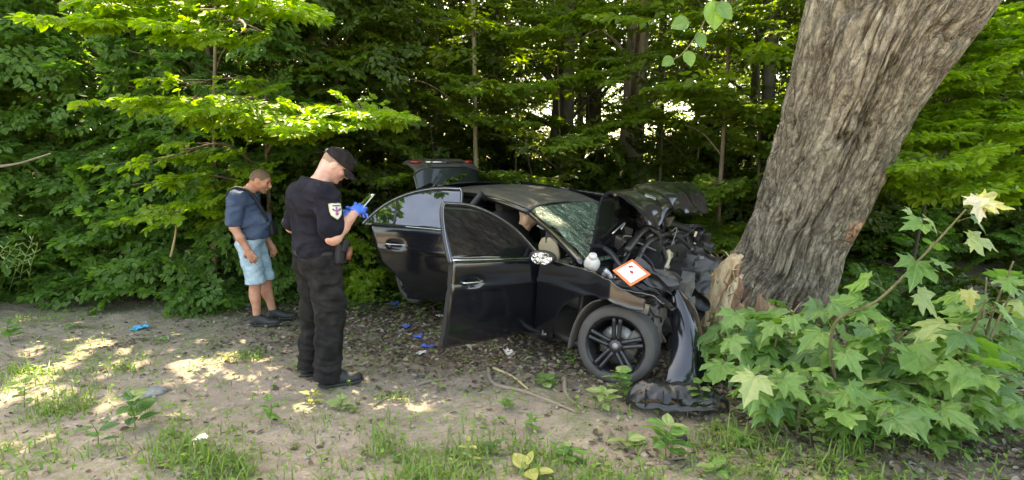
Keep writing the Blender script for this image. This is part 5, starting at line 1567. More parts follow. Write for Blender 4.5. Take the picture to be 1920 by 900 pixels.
def add_head(s, M, H, k=.02):
    s.ell(H((-.012, 0, .030)), (.100, .078, .090), .02, M)
    s.ell(H((.030, 0, -.030)), (.062, .058, .080), .03, M)
    s.ell(H((-.02, 0, -.02)), (.075, .066, .07), .03, M)
    for sg in (-1, 1):
        s.cap(H((.0, sg * .056, -.050)), H((.062, sg * .020, -.093)), .017, .017, .022)
        s.ell(H((.062, sg * .038, -.022)), (.022, .022, .018), .02, M)
        s.cap(H((.084, sg * .012, .026)), H((.074, sg * .045, .022)), .009, .009, .012)
        s.ell(H((.094, sg * .031, .003)), (.016, .018, .012), .012, M, sub=True)
        s.ell(H((-.010, sg * .078, -.008)), (.019, .008, .032), .006, M)
        s.ell(H((-.004, sg * .086, -.006)), (.010, .005, .018), .004, M, sub=True)
        s.ell(H((.104, sg * .011, -.030)), (.010, .008, .008), .006, M)
    s.ell(H((.070, 0, -.098)), (.022, .024, .018), .015, M)
    s.cap(H((.088, 0, .014)), H((.113, 0, -.024)), .008, .012, .010)
    s.cap(H((.090, -.018, -.054)), H((.090, .018, -.054)), .0065, .0065, .008)
    s.cap(H((.088, -.016, -.066)), H((.088, .016, -.066)), .007, .007, .008)

def add_hand(s, wrist, d, up, curl=.5, size=1.0, thumb=1, k=.008, spread=.10):
    """palm and five fingers; d along the hand, up = back of the hand, thumb side sign"""
    d = np.array(d, float); d /= np.linalg.norm(d); up = np.array(up, float); up -= d * (up @ d); up /= np.linalg.norm(up)
    sd = np.cross(up, d) * thumb
    w = np.array(wrist, float); z = size
    palm = w + d * .052 * z
    M = np.stack([d, sd, up], 1)
    s.ell(palm, (.050 * z, .042 * z, .017 * z), .02, M)
    s.cap(w, palm, .026 * z, .02 * z, .02)
    L = [.040, .046, .043, .034]
    for i in range(4):
        o = (1.5 - i) * .0205 * z
        b = w + d * (.090 * z - .006 * abs(i - 1)) + sd * o
        a = 0.25 * curl; dd = d + sd * (1.5 - i) * spread
        p = b
        for j, f in enumerate((1, .68, .52)):
            dir_ = dd * math.cos(a) - up * math.sin(a)
            q = p + dir_ / np.linalg.norm(dir_) * L[i] * f * z
            s.cap(p, q, (.0098 - .0009 * j) * z, (.0090 - .0009 * j) * z, k)
            p = q; a += curl * .9
    b = w + d * .028 * z + sd * .030 * z
    q = b + (d * .55 + sd * .75 - up * .35) * .042 * z
    e = q + (d * .9 + sd * .12 - up * .35 * (1 + curl)) * .034 * z
    s.cap(b, q, .0135 * z, .0115 * z, .012); s.cap(q, e, .0112 * z, .0090 * z, k)

def shoe_mesh(ankle, yaw, L=.29, wd=.050, h=.10):
    s = SDF((-.14, -.09, -.03), (.26, .09, .22), .006)
    s.cap((-.075, 0, .045), (.155, 0, .030), .046, .038, .03)
    s.cap((-.03, 0, .09), (.05, 0, .062), .048, .045, .03)
    s.ell((.10, 0, .035), (.105, .052, .038), .02)
    s.cap((-.045, 0, .06), (-.045, 0, h + .03), .048, .050, .02)
    s.cut((0, 0, .004), (0, 0, -1)); s.cut((0, 0, h + .035), (0, 0, 1))
    s.ell((-.045, 0, h + .05), (.042, .042, .04), .01, None, True)
    return s.mesh('shoe')
def sole_mesh():
    s = SDF((-.15, -.09, -.04), (.27, .09, .06), .006)
    s.ell((.10, 0, .012), (.118, .057, .03), .03); s.ell((-.06, 0, .012), (.068, .047, .03), .03); s.cap((-.05, 0, .01), (.1, 0, .01), .04, .045, .03)
    s.cut((0, 0, -.006), (0, 0, -1)); s.cut((0, 0, .018), (0, 0, 1))
    return s.mesh('shoe_sole')
def put_shoe(parent, x, y, yaw, z=.012, pitch=0.0, sc=1.0):
    o = put('shoe', shoe_me, M_SHOE, parent, (x, y, z), (0, pitch, yaw), sc)
    put('shoe_sole', sole_me, M_SOLE, o, (0, 0, 0))
    return o
shoe_me = shoe_mesh(None, 0); sole_me = sole_mesh()

# ---- the policeman, seen from behind his right shoulder
gp = G(606, 708)
pol = empty('person', (gp.x, gp.y, g1(gp.x, gp.y)), R(40), 'person in black polo, black trousers and cap, blue glove holding a phone', 'person')
HDp = (.150, -.005, 1.640); Mh, Hh = head_frame(HDp, R(-26), R(40))
def pol_arms(s, e=0.0, k=.02, upto=2):
    s.chain([(-.01, -.200, 1.435), (-.005, -.285, 1.13)], [.062 + e, .050 + e], k)          # right upper arm
    s.chain([(-.01, .200, 1.435), (-.05, .325, 1.16)], [.062 + e, .048 + e], k)
    if upto > 1:
        s.chain([(-.005, -.285, 1.13), (.08, -.235, 1.20), (.205, -.155, 1.29)], [.047, .046, .028], .02)
        s.chain([(-.05, .325, 1.16), (.07, .22, 1.19), (.215, .06, 1.27)], [.045, .044, .028], .02)
def pol_torso(s, e=0.0):
    s.ell((-.02, 0, 1.36), (.125 + e, .185 + e, .15), .05)
    s.ell((-.045, 0, 1.40), (.10 + e, .19 + e, .12), .05)
    s.ell((.0, 0, 1.17), (.128 + e, .165 + e, .16), .06)
    s.ell((.005, 0, 1.02), (.130 + e, .168 + e, .13), .06)
    s.cap((-.02, -.185, 1.44), (-.02, .185, 1.44), .058 + e, .058 + e, .05)
    s.cap((-.03, 0, 1.45), (.0, 0, 1.50), .085 + e, .066 + e, .04)
def legs(s, hips, knees, ankles, r, k=.04):
    for h, kn, an in zip(hips, knees, ankles):
        s.chain([h, kn, an], r, k)
b = SDF((-.22, -.42, -.02), (.42, .42, 1.86), .0075)
pol_torso(b, -.012); b.cap((0, 0, 1.46), Hh((-.03, 0, -.05)), .062, .060, .03); add_head(b, Mh, Hh); pol_arms(b)
hipsP = [(0, -.09, .93), (0, .09, .93)]; kneesP = [(.02, -.125, .50), (.00, .12, .50)]; anklesP = [(-.03, -.15, .10), (-.02, .15, .10)]
legs(b, hipsP, kneesP, anklesP, [.085, .058, .042])
wr, wl = np.array((.205, -.155, 1.29)), np.array((.215, .06, 1.27))
add_hand(b, wr, (.5, .5, .30), (.1, -.5, .9), .75, .95, thumb=1); add_hand(b, wl, (.45, -.45, .1), (-.2, .3, .8), .7, .95, thumb=-1)
put('body', b.mesh('body'), M_SKIN1, pol)
# polo shirt
s = SDF((-.24, -.40, .90), (.26, .40, 1.60), .0065)
pol_torso(s, .022)
for sg, e in ((-1, (-.005, -.285, 1.13)), (1, (-.05, .325, 1.16))):
    s.cap((-.012, sg * .198, 1.43), (-.008 if sg < 0 else -.040, sg * (.275 if sg < 0 else .295), 1.20), .082, .073, .03)
s.cut((0, 0, .935), (.0, 0, -1)); s.cut((-.03, 0, 1.535), (.25, 0, 1))
s.warp(folds(.020, 6, 6, 11, 3)); s.warp(folds(.010, 12, 12, 20, 9, .9)); s.warp(lambda x, y, z: -.007 * np.maximum(0, np.sin(z * 44 + y * 22 + 3 * vnoise(x * 6, y * 6, z * 6, 2))) * np.exp(-((z - 1.06) / .07) ** 2))
put('polo_shirt', s.mesh('polo_shirt'), M_POLO, pol)
s = SDF((-.16, -.14, 1.44), (.16, .14, 1.60), .005)
s.cap((-.045, 0, 1.47), (-.012, 0, 1.535), .088, .078, .01); s.cap((-.05, 0, 1.44), (.0, 0, 1.58), .0, .0, .001)
s.ell((-.005, 0, 1.56), (.071, .067, .08), .006, None, True); s.cut((-.03, 0, 1.545), (.35, 0, 1)); s.cut((0, 0, 1.46), (0, 0, -1))
put('collar', s.mesh('collar'), M_POLO, pol)
pol.scale = (1.12, 1.12, 1.015)
# trousers: wide, with cargo pockets
s = SDF((-.20, -.28, .02), (.22, .28, 1.06), .007)
s.ell((.0, 0, .985), (.132, .170, .11), .04); s.ell((-.045, -.07, .92), (.10, .10, .11), .05); s.ell((-.045, .07, .92), (.10, .10, .11), .05)
for h, kn, an in zip(hipsP, kneesP, anklesP):
    s.chain([h, kn, (an[0] - .005, an[1], .07)], [.112, .088, .080], .035)
s.ell((.03, -.195, .66), (.075, .030, .10), .02); s.ell((.03, .19, .66), (.075, .030, .10), .02)
s.cut((0, 0, 1.035), (0, 0, 1)); s.cut((0, 0, .045), (-.35, 0, -1))
s.warp(folds(.018, 8, 8, 13, 21)); s.warp(folds(.009, 12, 12, 26, 25, .9)); s.warp(lambda x, y, z: -.010 * np.maximum(0, np.sin(z * 70 + x * 20 + 4 * vnoise(x * 5, y * 5, z * 5, 7))) * np.exp(-((z - .16) / .10) ** 2))
put('trousers', s.mesh('trousers'), M_TROUS, pol)
put_shoe(pol, .02, -.16, R(-14), sc=(.9, .95, 1)); put_shoe(pol, .0, .155, R(14), sc=(.9, .95, 1))
# duty belt with pouches and a holster strap
s = SDF((-.20, -.26, .93), (.24, .26, 1.09), .006)
s.ell((.0, 0, 1.005), (.152, .190, .3), .02); s.cut((0, 0, 1.025), (0, 0, 1)); s.cut((0, 0, .982), (0, 0, -1))
put('duty_belt', s.mesh('duty_belt'), M_STRAP, pol)
MB().box((0, 0, 0), (.10, .045, .15), bevel=.014).build('belt_pouch', M_STRAP, pol, loc=(.085, -.185, 1.00), rot=(0, .1, .5))
MB().box((0, 0, 0), (.05, .03, .10), bevel=.010).build('radio', M_STRAP, pol, loc=(.105, -.205, 1.06), rot=(.1, .25, .3))
MB().tube([(0, 0, -.045), (.01, 0, 0), (.02, 0, .045)], [.018, .02, .014], 8).build('holster_grip', simple('brown_grip', (.16, .06, .035), .5), pol, loc=(.12, -.215, 1.00))
# cap
s = SDF((-.16, -.14, -.06), (.24, .14, .16), .005)
s.ell((-.010, 0, .040), (.114, .092, .094), .01); s.cut((0, 0, .028), (-.10, 0, -1))
s.warp(lambda x, y, z: .0012 * np.sin(6 * np.arctan2(y, x)))
cm = s.mesh('cap')
capo = put('cap', cm, M_CAP, pol); capo.matrix_basis = Matrix.Translation(Vector(HDp)) @ Matrix(Mh.tolist()).to_4x4()
u = np.linspace(0, 1, 12)[:, None]; v = np.linspace(-1, 1, 22)[None]
P = np.stack([.085 + .088 * u * np.sqrt(1 - .70 * v ** 2) - .035 * v ** 2, v * .076 * (1 - .08 * u), .032 - .010 * u - .020 * v ** 2 - .03 * u ** 2], -1)
MB().slab(P, .004).build('visor', M_CAP, capo)
MB().ell((-.012, 0, .134), (.008, .008, .005)).build('cap_button', M_CAP, capo)
MB().box((-.118, 0, .055), (.012, .06, .022), bevel=.004).build('cap_strap', simple('grey_strap', (.25, .23, .2), .6), capo)
s = SDF((-.14, -.11, -.10), (.12, .11, .14), .005)
s.ell((-.012, 0, .030), (.1025, .0805, .0925), .02); s.ell((-.02, 0, -.02), (.0775, .0685, .07), .02); s.cut((.01, 0, 0), (1, 0, -.35)); s.cut((0, 0, -.052), (.2, 0, -1))
h_ = put('hair', s.mesh('hair'), simple('cropped_fair_hair', (.30, .19, .13), .8, .3, 60, .5, 240), pol); h_.matrix_basis = capo.matrix_basis
for sg in (-1, 1): MB().ell(Hh((.078, sg * .031, .003)), (.010, .010, .010), nu=12, nv=8).build('eye', M_EYE, pol)
# gloves
s = SDF((.10, -.26, 1.14), (.46, .20, 1.48), .004)
add_hand(s, wr, (.5, .5, .30), (.1, -.5, .9), .75, 1.10, thumb=1); s.cap(wr - np.array([.05, -.03, .035]), wr, .033, .030, .015)
g_ = put('glove', s.mesh('glove'), M_GLOVE, pol)
s = SDF((.10, -.26, 1.14), (.46, .20, 1.48), .004)
add_hand(s, wl, (.45, -.45, .1), (-.2, .3, .8), .7, 1.10, thumb=-1); s.cap(wl - np.array([.05, -.06, .02]), wl, .033, .030, .015)
put('glove', s.mesh('glove'), M_GLOVE, pol)
# sleeve badge: a pale shield with a purple cross
pb = Vector((-.004, -.350, 1.325)); bb = empty('sleeve_badge', pb); bb.parent = pol; bb.rotation_euler = (R(-12), 0, R(4))
def shield(w, h, y, th=.003):
    o = [(-.5, .5), (-.25, .53), (0, .5), (.25, .53), (.5, .5), (.5, .0), (.42, -.25), (.22, -.42), (0, -.55), (-.22, -.42), (-.42, -.25), (-.5, 0)]
    V = [(x * w, y + .018 * (x * 2) ** 2 * .6, z * h) for x, z in o]; V2 = [(a, b_ + th, c_) for a, b_, c_ in V]
    bm = bmesh.new(); A = [bm.verts.new(q) for q in V]; B = [bm.verts.new(q) for q in V2]; n_ = len(A)
    bm.faces.new(A); bm.faces.new(B[::-1])
    for i in range(n_): bm.faces.new((A[i], B[i], B[(i + 1) % n_], A[(i + 1) % n_]))
    bmesh.ops.recalc_face_normals(bm, faces=bm.faces)
    me = bpy.data.meshes.new('shield'); bm.to_mesh(me); bm.free(); return me
put('badge_border', shield(.082, .108, 0), simple('gold_badge_thread', (.45, .42, .22), .7, .2, 60), bb)
put('badge_field', shield(.070, .095, -.003), simple('pale_badge_cloth', (.60, .60, .52), .7, .25, 90), bb)
cr2 = MB(); cr2.box((0, -.0065, 0), (.010, .002, .060)).box((0, -.0068, .004), (.046, .002, .010)); cr2.box((0, -.0066, -.020), (.020, .002, .010))
cr2.build('badge_cross', simple('purple_badge_thread', (.30, .10, .22), .7), bb)
MB().box((0, -.0065, .037), (.050, .002, .007)).build('badge_band', simple('dark_badge_thread', (.05, .05, .07), .7), bb)
for sx in (-1, 1): MB().ell((sx * .023, -.006, .012), (.006, .002, .006), nu=8, nv=5).build('badge_dot', M_STRAP, bb)
# phone
ph = empty('smartphone', (0, 0, 0), 0, 'smartphone with bright rim held in the policeman\'s gloved hands', 'phone')
PM = pol.matrix_basis
phl = Vector((.335 * 1.12, -.055 * 1.12, 1.39))
ph.matrix_basis = Matrix.Translation(pol.location) @ Matrix.Rotation(R(40), 4, 'Z') @ Matrix.Translation(phl) @ Matrix.Rotation(R(12), 4, 'Z') @ Matrix.Rotation(R(-42), 4, 'Y')
MB().box((0, 0, 0), (.155, .076, .009), bevel=.004).build('phone_case', simple('pale_green_phone_case', (.45, .55, .48), .3), ph)
MB().box((0, 0, .0052), (.143, .066, .002), bevel=.0008).build('phone_screen', simple('phone_screen_glass', (.01, .012, .012), .05, .1, 5, 0, 5, Coat_Weight=1.0), ph)

# ---- the man in shorts
gm = G(488, 604)
man = empty('person', (gm.x, gm.y, g1(gm.x, gm.y)), R(4), 'person in navy T-shirt, light denim shorts and black trainers standing sideways', 'person')
HDm = (.165, 0, 1.520); Mm, Hm = head_frame(HDm, R(2), R(24))
def man_torso(s, e=0.0):
    s.ell((-.03, 0, 1.28), (.125 + e, .175 + e, .15), .05)
    s.ell((.03, 0, 1.10), (.150 + e, .165 + e, .15), .06)
    s.ell((.02, 0, .97), (.132 + e, .160 + e, .11), .05)
    s.cap((-.03, -.165, 1.365), (-.03, .165, 1.365), .056 + e, .056 + e, .05)
    s.cap((-.03, 0, 1.37), (.03, 0, 1.43), .08 + e, .062 + e, .04)
b = SDF((-.24, -.34, -.02), (.36, .34, 1.72), .007)
man_torso(b, -.012); b.cap((0, 0, 1.38), Hm((-.035, 0, -.045)), .060, .060, .03); add_head(b, Mm, Hm)
for sg in (-1, 1):
    e_ = (-.055 if sg < 0 else .0, sg * .245, 1.07); w_ = (.045 if sg < 0 else .10, sg * .235, .845)
    b.chain([(-.03, sg * .185, 1.36), e_], [.060, .045], .03); b.chain([e_, (e_[0] * .5 + w_[0] * .5, e_[1], e_[2] * .5 + w_[2] * .5), w_], [.044, .042, .027], .02)
    if sg < 0: add_hand(b, w_, (.35, .05, -.9), (.1, -1, .05), .65, 1.0, thumb=1 if False else -1)
    else: add_hand(b, w_, (.35, -.05, -.9), (.1, 1, .05), .65, 1.0, thumb=1)
hipsM = [(.0, -.085, .87), (0, .085, .87)]; kneesM = [(.035, -.095, .48), (.06, .10, .48)]; anklesM = [(.01, -.10, .09), (.10, .12, .09)]
legs(b, hipsM, kneesM, anklesM, [.08, .058, .036])
for kn, an in zip(kneesM, anklesM): b.ell((kn[0] * .6 + an[0] * .4 - .02, kn[1], .34), (.05, .048, .10), .03)
put('body', b.mesh('body'), M_SKIN2, man)
s = SDF((-.24, -.34, .86), (.24, .34, 1.50), .0065)
man_torso(s, .024)
for sg in (-1, 1): s.cap((-.03, sg * .18, 1.36), (-.045, sg * .243, 1.14), .079, .070, .03)
s.cut((0, 0, .925), (.10, 0, -1)); s.cut((.0, 0, 1.425), (.45, 0, 1)); s.ell((.035, 0, 1.46), (.075, .075, .06), .01, None, True)
s.warp(folds(.024, 7, 7, 12, 33)); s.warp(folds(.011, 13, 13, 24, 39, .9)); s.warp(lambda x, y, z: -.007 * np.maximum(0, np.sin(z * 46 + y * 20 + 3 * vnoise(x * 6, y * 6, z * 6, 2))) * np.exp(-((z - 1.0) / .08) ** 2))
put('t_shirt', s.mesh('t_shirt'), M_TEE, man)
s = SDF((-.20, -.24, .36), (.26, .26, .98), .0065)
s.ell((.01, 0, .93), (.135, .160, .10), .04); s.ell((-.04, -.07, .86), (.09, .09, .09), .04); s.ell((-.04, .07, .86), (.09, .09, .09), .04)
for h, kn in zip(hipsM, kneesM): s.chain([h, (kn[0] + .005, kn[1], .46)], [.108, .092], .03)
for kn in kneesM: s.cap((kn[0] + .005, kn[1], .475), (kn[0] + .005, kn[1], .50), .099, .099, .004)
s.cut((0, 0, .97), (0, 0, 1)); s.cut((0, 0, .465), (0, 0, -1))
for kn in kneesM: s.ell((kn[0] + .005, kn[1], .44), (.084, .084, .07), .006, None, True)
s.warp(folds(.011, 9, 9, 17, 41)); s.warp(folds(.004, 22, 22, 40, 45))
put('denim_shorts', s.mesh('denim_shorts'), M_JEAN, man)
put_shoe(man, .055, -.10, R(-6), sc=(1, 1, .85)); put_shoe(man, .145, .12, R(6), sc=(1, 1, .85))
s = SDF((-.14, -.11, -.06), (.14, .11, .15), .005)
s.ell((-.012, 0, .031), (.1018, .0798, .0918), .02); s.ell((-.03, 0, -.01), (.078, .0705, .055), .02)
s.cut((.052, 0, .03), (1, 0, -.75)); s.cut((.02, 0, -.045), (.35, 0, -1)); s.warp(lambda x, y, z: .002 * vnoise(x * 80, y * 80, z * 80, 4))
h_ = put('hair', s.mesh('hair'), M_HAIR, man); h_.matrix_basis = Matrix.Translation(Vector(HDm)) @ Matrix(Mm.tolist()).to_4x4()
s = SDF((-.06, -.10, -.15), (.14, .10, .02), .004)
s.ell((.030, 0, -.032), (.0635, .0595, .0815), .02)
for sg in (-1, 1): s.cap((.0, sg * .056, -.050), (.062, sg * .020, -.093), .0185, .0188, .02)
s.ell((.070, 0, -.098), (.0238, .026, .020), .015); s.cut((0, 0, -.045), (-.28, 0, 1)); s.ell((.095, 0, -.055), (.02, .022, .008), .004, None, True); s.ell((.08, 0, -.0), (.06, .03, .048), .004, None, True)
h_ = put('beard', s.mesh('beard'), M_STUB, man); h_.matrix_basis = Matrix.Translation(Vector(HDm)) @ Matrix(Mm.tolist()).to_4x4()
for sg in (-1, 1):
    MB().ell(Hm((.078, sg * .031, .003)), (.010, .010, .010), nu=12, nv=8).build('eye', M_EYE, man)
    MB().tube([Hm((.094, sg * .014, .026)), Hm((.090, sg * .034, .030)), Hm((.078, sg * .048, .024))], .0035, 5, n=8).build('eyebrow', M_HAIR, man)
man.rotation_euler = (0, R(-3), R(4)); man.location.z += .0
# strap of a bag across back and chest, small bag on the chest
st = [(-.135, .04, 1.20), (-.165, -.06, 1.30), (-.13, -.10, 1.42), (-.02, -.115, 1.465), (.10, -.095, 1.385), (.165, -.085, 1.26), (.205, -.04, 1.10)]
MB().tube(st, .012, 6, n=40, flat=2.2).build('shoulder_strap', M_STRAP, man)
MB().tube([(-.09, .07, 1.43), (-.09, -.03, 1.452), (-.04, -.09, 1.448), (.03, -.08, 1.43)], .010, 6, n=24).build('neck_cord', M_STRAP, man)
MB().box((.20, .10, 1.02), (.05, .16, .16), (0, -.1, 0), bevel=.02).build('chest_bag', M_STRAP, man)
# ------------------------------------------------------------------ ground cover
def inpx(x, y):
    d = np.stack([x, y], -1); z = gh(x, y) - CAM_H
    c, s = math.cos(PITCH), math.sin(PITCH); dz = y * c - z * s; up = y * s + z * c
    return 960 + FPX * x / dz, 450 - FPX * up / dz
rg = np.random.default_rng(91)
# grass density by place (ground points), dense tufts on the near verge
blobs = [(440, 860, .55, 1.0), (330, 830, .4, .7), (520, 900, .5, 1.0), (700, 860, .40, .9), (650, 780, .22, .5), (880, 860, .4, .75), (1010, 850, .35, .7), (1560, 860, .5, 1.0), (1430, 880, .35, .6), (1700, 880, .4, .8), (1120, 800, .22, .45), (60, 600, .6, .8), (40, 700, .5, .8), (100, 560, .7, .7), (30, 820, .4, .7), (150, 760, .4, .6), (30, 520, .6, .6), (250, 760, .25, .6), (150, 870, .4, .5), (780, 900, .4, .9), (1200, 880, .3, .5), (1340, 800, .2, .5), (240, 560, .3, .3), (480, 670, .25, .6), (150, 690, .35, .7), (60, 640, .4, .7), (330, 700, .2, .4), (620, 800, .35, .7), (570, 850, .4, .9), (240, 700, .2, .4), (430, 800, .3, .7), (1080, 770, .2, .5), (1180, 770, .25, .7), (900, 800, .3, .5), (1400, 830, .4, .8), (110, 680, .35, .5), (740, 740, .16, .5), (1150, 900, .5, .6), (960, 900, .5, .6)]
def gdens(x, y):
    d = 0.02 + 0 * x
    for px, py, r, a in blobs:
        g = G(px, py); d = np.maximum(d, a * np.exp(-(((x - g.x) ** 2 + ((y - g.y) * 1.3) ** 2) / (r * r * .75))))
    return d * (0.12 + 1.0 * sstep(-.2, .5, fbm(x * 2.6, y * 3.1, 0, 66, 3)))
def blades(n, xr, yr, h0, h1, dens, name, mat, seed, wid=.0042, bend=1.2):
    r = np.random.default_rng(seed)
    x = r.uniform(*xr, n * 4); y = r.uniform(*yr, n * 4)
    k = r.random(len(x)) < dens(x, y); x, y = x[k][:n], y[k][:n]; n = len(x)
    # gather into tufts
    az = r.uniform(0, 2 * PI, n); L = r.uniform(h0, h1, n) * (.6 + .6 * dens(x, y)); b = r.uniform(.1, bend, n); L = L * r.uniform(.35, 1.1, n)
    base = np.stack([x, y, gh(x, y) - .006], -1); d = np.stack([np.cos(az), np.sin(az)], -1); sd = np.stack([-np.sin(az), np.cos(az)], -1) * wid
    V = np.zeros((n, 7, 3))
    for j, (t, w) in enumerate(((0, .8), (.4, 1.), (.75, .7))):
        c = base.copy(); c[:, :2] += d * (b * L * t ** 2)[:, None]; c[:, 2] += L * (t - .45 * b * t * t)
        for sgn, q in ((1, 0), (-1, 1)):
            V[:, j * 2 + q] = c; V[:, j * 2 + q, :2] += sgn * sd * w
    c = base.copy(); c[:, :2] += d * (b * L)[:, None]; c[:, 2] += L * (1 - .45 * b); V[:, 6] = c
    o = (np.arange(n) * 7)[:, None]
    F4 = np.concatenate([o + [0, 1, 3, 2], o + [2, 3, 5, 4]]); F3 = o + [4, 5, 6]
    me = mesh_np(name, V.reshape(-1, 3), [F4, F3], False); me.materials.append(mat)
    return put(name, me)
M_GRASS = leaf_mat('grass_blade_green', [(.10, .17, .045), (.14, .23, .055), (.20, .28, .075), (.12, .20, .06)], .4, (1.4, 1.6, .6))
M_GRASSY = leaf_mat('grass_blade_straw', [(.22, .22, .09), (.30, .27, .13), (.15, .19, .06)], .35, (1.2, 1.2, .6))
tag(blades(27000, (-4.2, 3.4), (1.75, 6.2), .03, .19, gdens, 'grass', M_GRASS, 1), 'green grass tufts on the near verge of the dirt track', 'grass', kind='stuff')
tag(blades(5000, (-5.5, 3.6), (1.8, 7.0), .03, .12, lambda x, y: .12 + .4 * gdens(x, y), 'dry_grass', M_GRASSY, 2, .003, 1.2), 'straw coloured dry grass blades scattered over the dirt', 'dry grass', kind='stuff')
# small ground leaves (clover, seedlings) among the grass
def scatter_leaves(name, n, dens, mat, size, zr, seed, xr=(-6.5, 4.5), yr=(1.8, 9.5), tilt=.45, tpl=LEAF):
    r = np.random.default_rng(seed)
    x = r.uniform(*xr, n * 4); y = r.uniform(*yr, n * 4); k = r.random(len(x)) < dens(x, y); x, y = x[k][:n], y[k][:n]; n = len(x)
    az = r.uniform(0, 2 * PI, n)
    V, F = leaf_cloud(np.stack([x, y, gh(x, y) + r.uniform(*zr, n)], -1), np.stack([np.cos(az), np.sin(az), r.normal(0, .25, n)], -1), np.stack([r.normal(0, tilt, n), r.normal(0, tilt, n), np.ones(n)], -1), r.uniform(*size, n), tpl)
    me = mesh_np(name, V, F, False); me.materials.append(mat); return put(name, me)
M_WEED = leaf_mat('weed_leaf_green', [(.10, .19, .035), (.15, .26, .05), (.21, .31, .06)], .4)
tag(scatter_leaves('low_weeds', 19000, lambda x, y: .12 + .88 * gdens(x, y), M_WEED, (.015, .045), (.01, .06), 3), 'small low weed leaves among the grass', 'weeds', kind='stuff')
mould_d = lambda x, y: sstep(3.4, 4.8, y + .6 * x + .8 * fbm(x * .8, y * .8, 0, 71, 3)) * .90 + .04
M_DEAD = leaf_mat('dead_leaf', [(.05, .034, .022), (.13, .09, .058), (.24, .18, .125), (.40, .34, .27), (.08, .052, .035)], .1, (1, .9, .7), .8)
tag(scatter_leaves('leaf_litter', 76000, mould_d, M_DEAD, (.02, .066), (.0, .018), 4, (-7, 5.0), (2.6, 9.5), .6), 'brown dead leaves and mulch under the trees', 'leaf litter', kind='stuff')
tag(scatter_leaves('ground_ivy', 15000, lambda x, y: .75 * np.maximum(sstep(5.7, 6.8, y + .1 * x), sstep(1.6, 2.3, x) * sstep(2.6, 3.4, y)) * (fbm(x * 1.4, y * 1.4, 0, 75, 3) > -.15), LF_LEFT, (.04, .08), (.02, .22), 5, (-7.5, 5.5), (2.5, 8.5)), 'low dark green ground cover at the edge of the wood', 'ground cover', kind='stuff')
# pebbles and clods, joined: too small to pick apart
mb = MB(); ps = []
bx = np.array([(1, 0, 0), (0, 1, 0), (-1, 0, 0), (0, -1, 0), (0, 0, .7), (0, 0, -.7)]); bf = np.array([(0, 1, 4), (1, 2, 4), (2, 3, 4), (3, 0, 4), (1, 0, 5), (2, 1, 5), (3, 2, 5), (0, 3, 5)])
n = 5000; x = rg.uniform(-5, 3.5, n); y = rg.uniform(1.8, 6.8, n); r_ = rg.exponential(.005, n) + .003; r_ = np.minimum(r_, .025)
V = bx[None] * r_[:, None, None] * rg.uniform(.6, 1.3, (n, 6, 1)) + np.stack([x, y, gh(x, y) + .2 * r_], -1)[:, None]
me = mesh_np('clods', V.reshape(-1, 3), (bf[None] + (np.arange(n) * 6)[:, None, None]).reshape(-1, 3), True)
tag(put('clods', me, simple('dry_clod', (.30, .26, .21), .95, .4, 6, .5, 40)), 'crumbs and clods of dry earth on the track', 'earth clods', kind='stuff')
# fine twigs lying about
n = 900; mb = MB()
for i in range(n):
    x = rg.uniform(-5, 3.4); y = rg.uniform(2.6, 7.5)
    if rg.random() > float(mould_d(x, y)) * .9 + .12: continue
    a = rg.uniform(0, PI); L = rg.uniform(.05, .22); d = np.array([math.cos(a), math.sin(a), 0])
    p = np.array([x, y, g1(x, y) + .006]); mb.tube([p, p + d * L * .5 + rg.normal(0, .01, 3) * [1, 1, .4], p + d * L], [.0028, .0012], 3, cap=False)
tag(mb.build('twig_litter', simple('dry_twig', (.20, .155, .11), .9, .5, 8)), 'fine dry twigs scattered on the leaf mould', 'twigs', kind='stuff')

# sticks one can tell apart
M_STICK = simple('weathered_stick', (.22, .175, .13), .9, .4, 12, .5, 60); M_STICKP = simple('pale_barked_stick', (.42, .33, .17), .85, .3, 12, .4, 60)
def stick(pts, r, m, lab, lift=.012):
    P = []
    for px, py in pts:
        g = G(px, py); P.append([g.x, g.y, g1(g.x, g.y) + lift])
    o = MB().tube(P, [r, r * .5], 7, n=24).build('fallen_branch', m); tag(o, lab, 'branch'); return o
stick([(925, 690), (960, 705), (990, 728)], .014, M_STICKP, 'pale yellowish stick at the fork of the fallen branch before the open door')
stick([(915, 690), (925, 715), (980, 732), (1040, 755), (1085, 775)], .019, M_STICK, 'long crooked grey branch lying before the front wheel')
stick([(1058, 705), (1062, 735), (1092, 770)], .020, M_STICK, 'curved grey stick beside the front wheel')
stick([(780, 716), (800, 710), (828, 706)], .018, M_STICK, 'short brown stick in front of the open door')
stick([(1110, 660), (1060, 640), (1010, 640)], .012, M_STICK, 'thin stick between door and front wheel')
stick([(885, 678), (930, 674)], .007, M_STICK, 'small straight twig under the front door')
stick([(840, 800), (835, 850), (828, 905)], .006, M_STICK, 'thin upright dry stalk at the lower middle')
stick([(1250, 858), (1330, 852), (1400, 858)], .007, M_STICK, 'thin twig by the black plastic scrap')
stick([(1330, 795), (1375, 808)], .009, M_BLACK, 'black rod poking from under the arch liner')
stick([(430, 605), (480, 590), (540, 580)], .008, M_STICK, 'thin dry twig near the man in shorts')
stick([(700, 760), (725, 740), (742, 722)], .006, M_STICK, 'thin dry twig right of the policeman\'s boots')
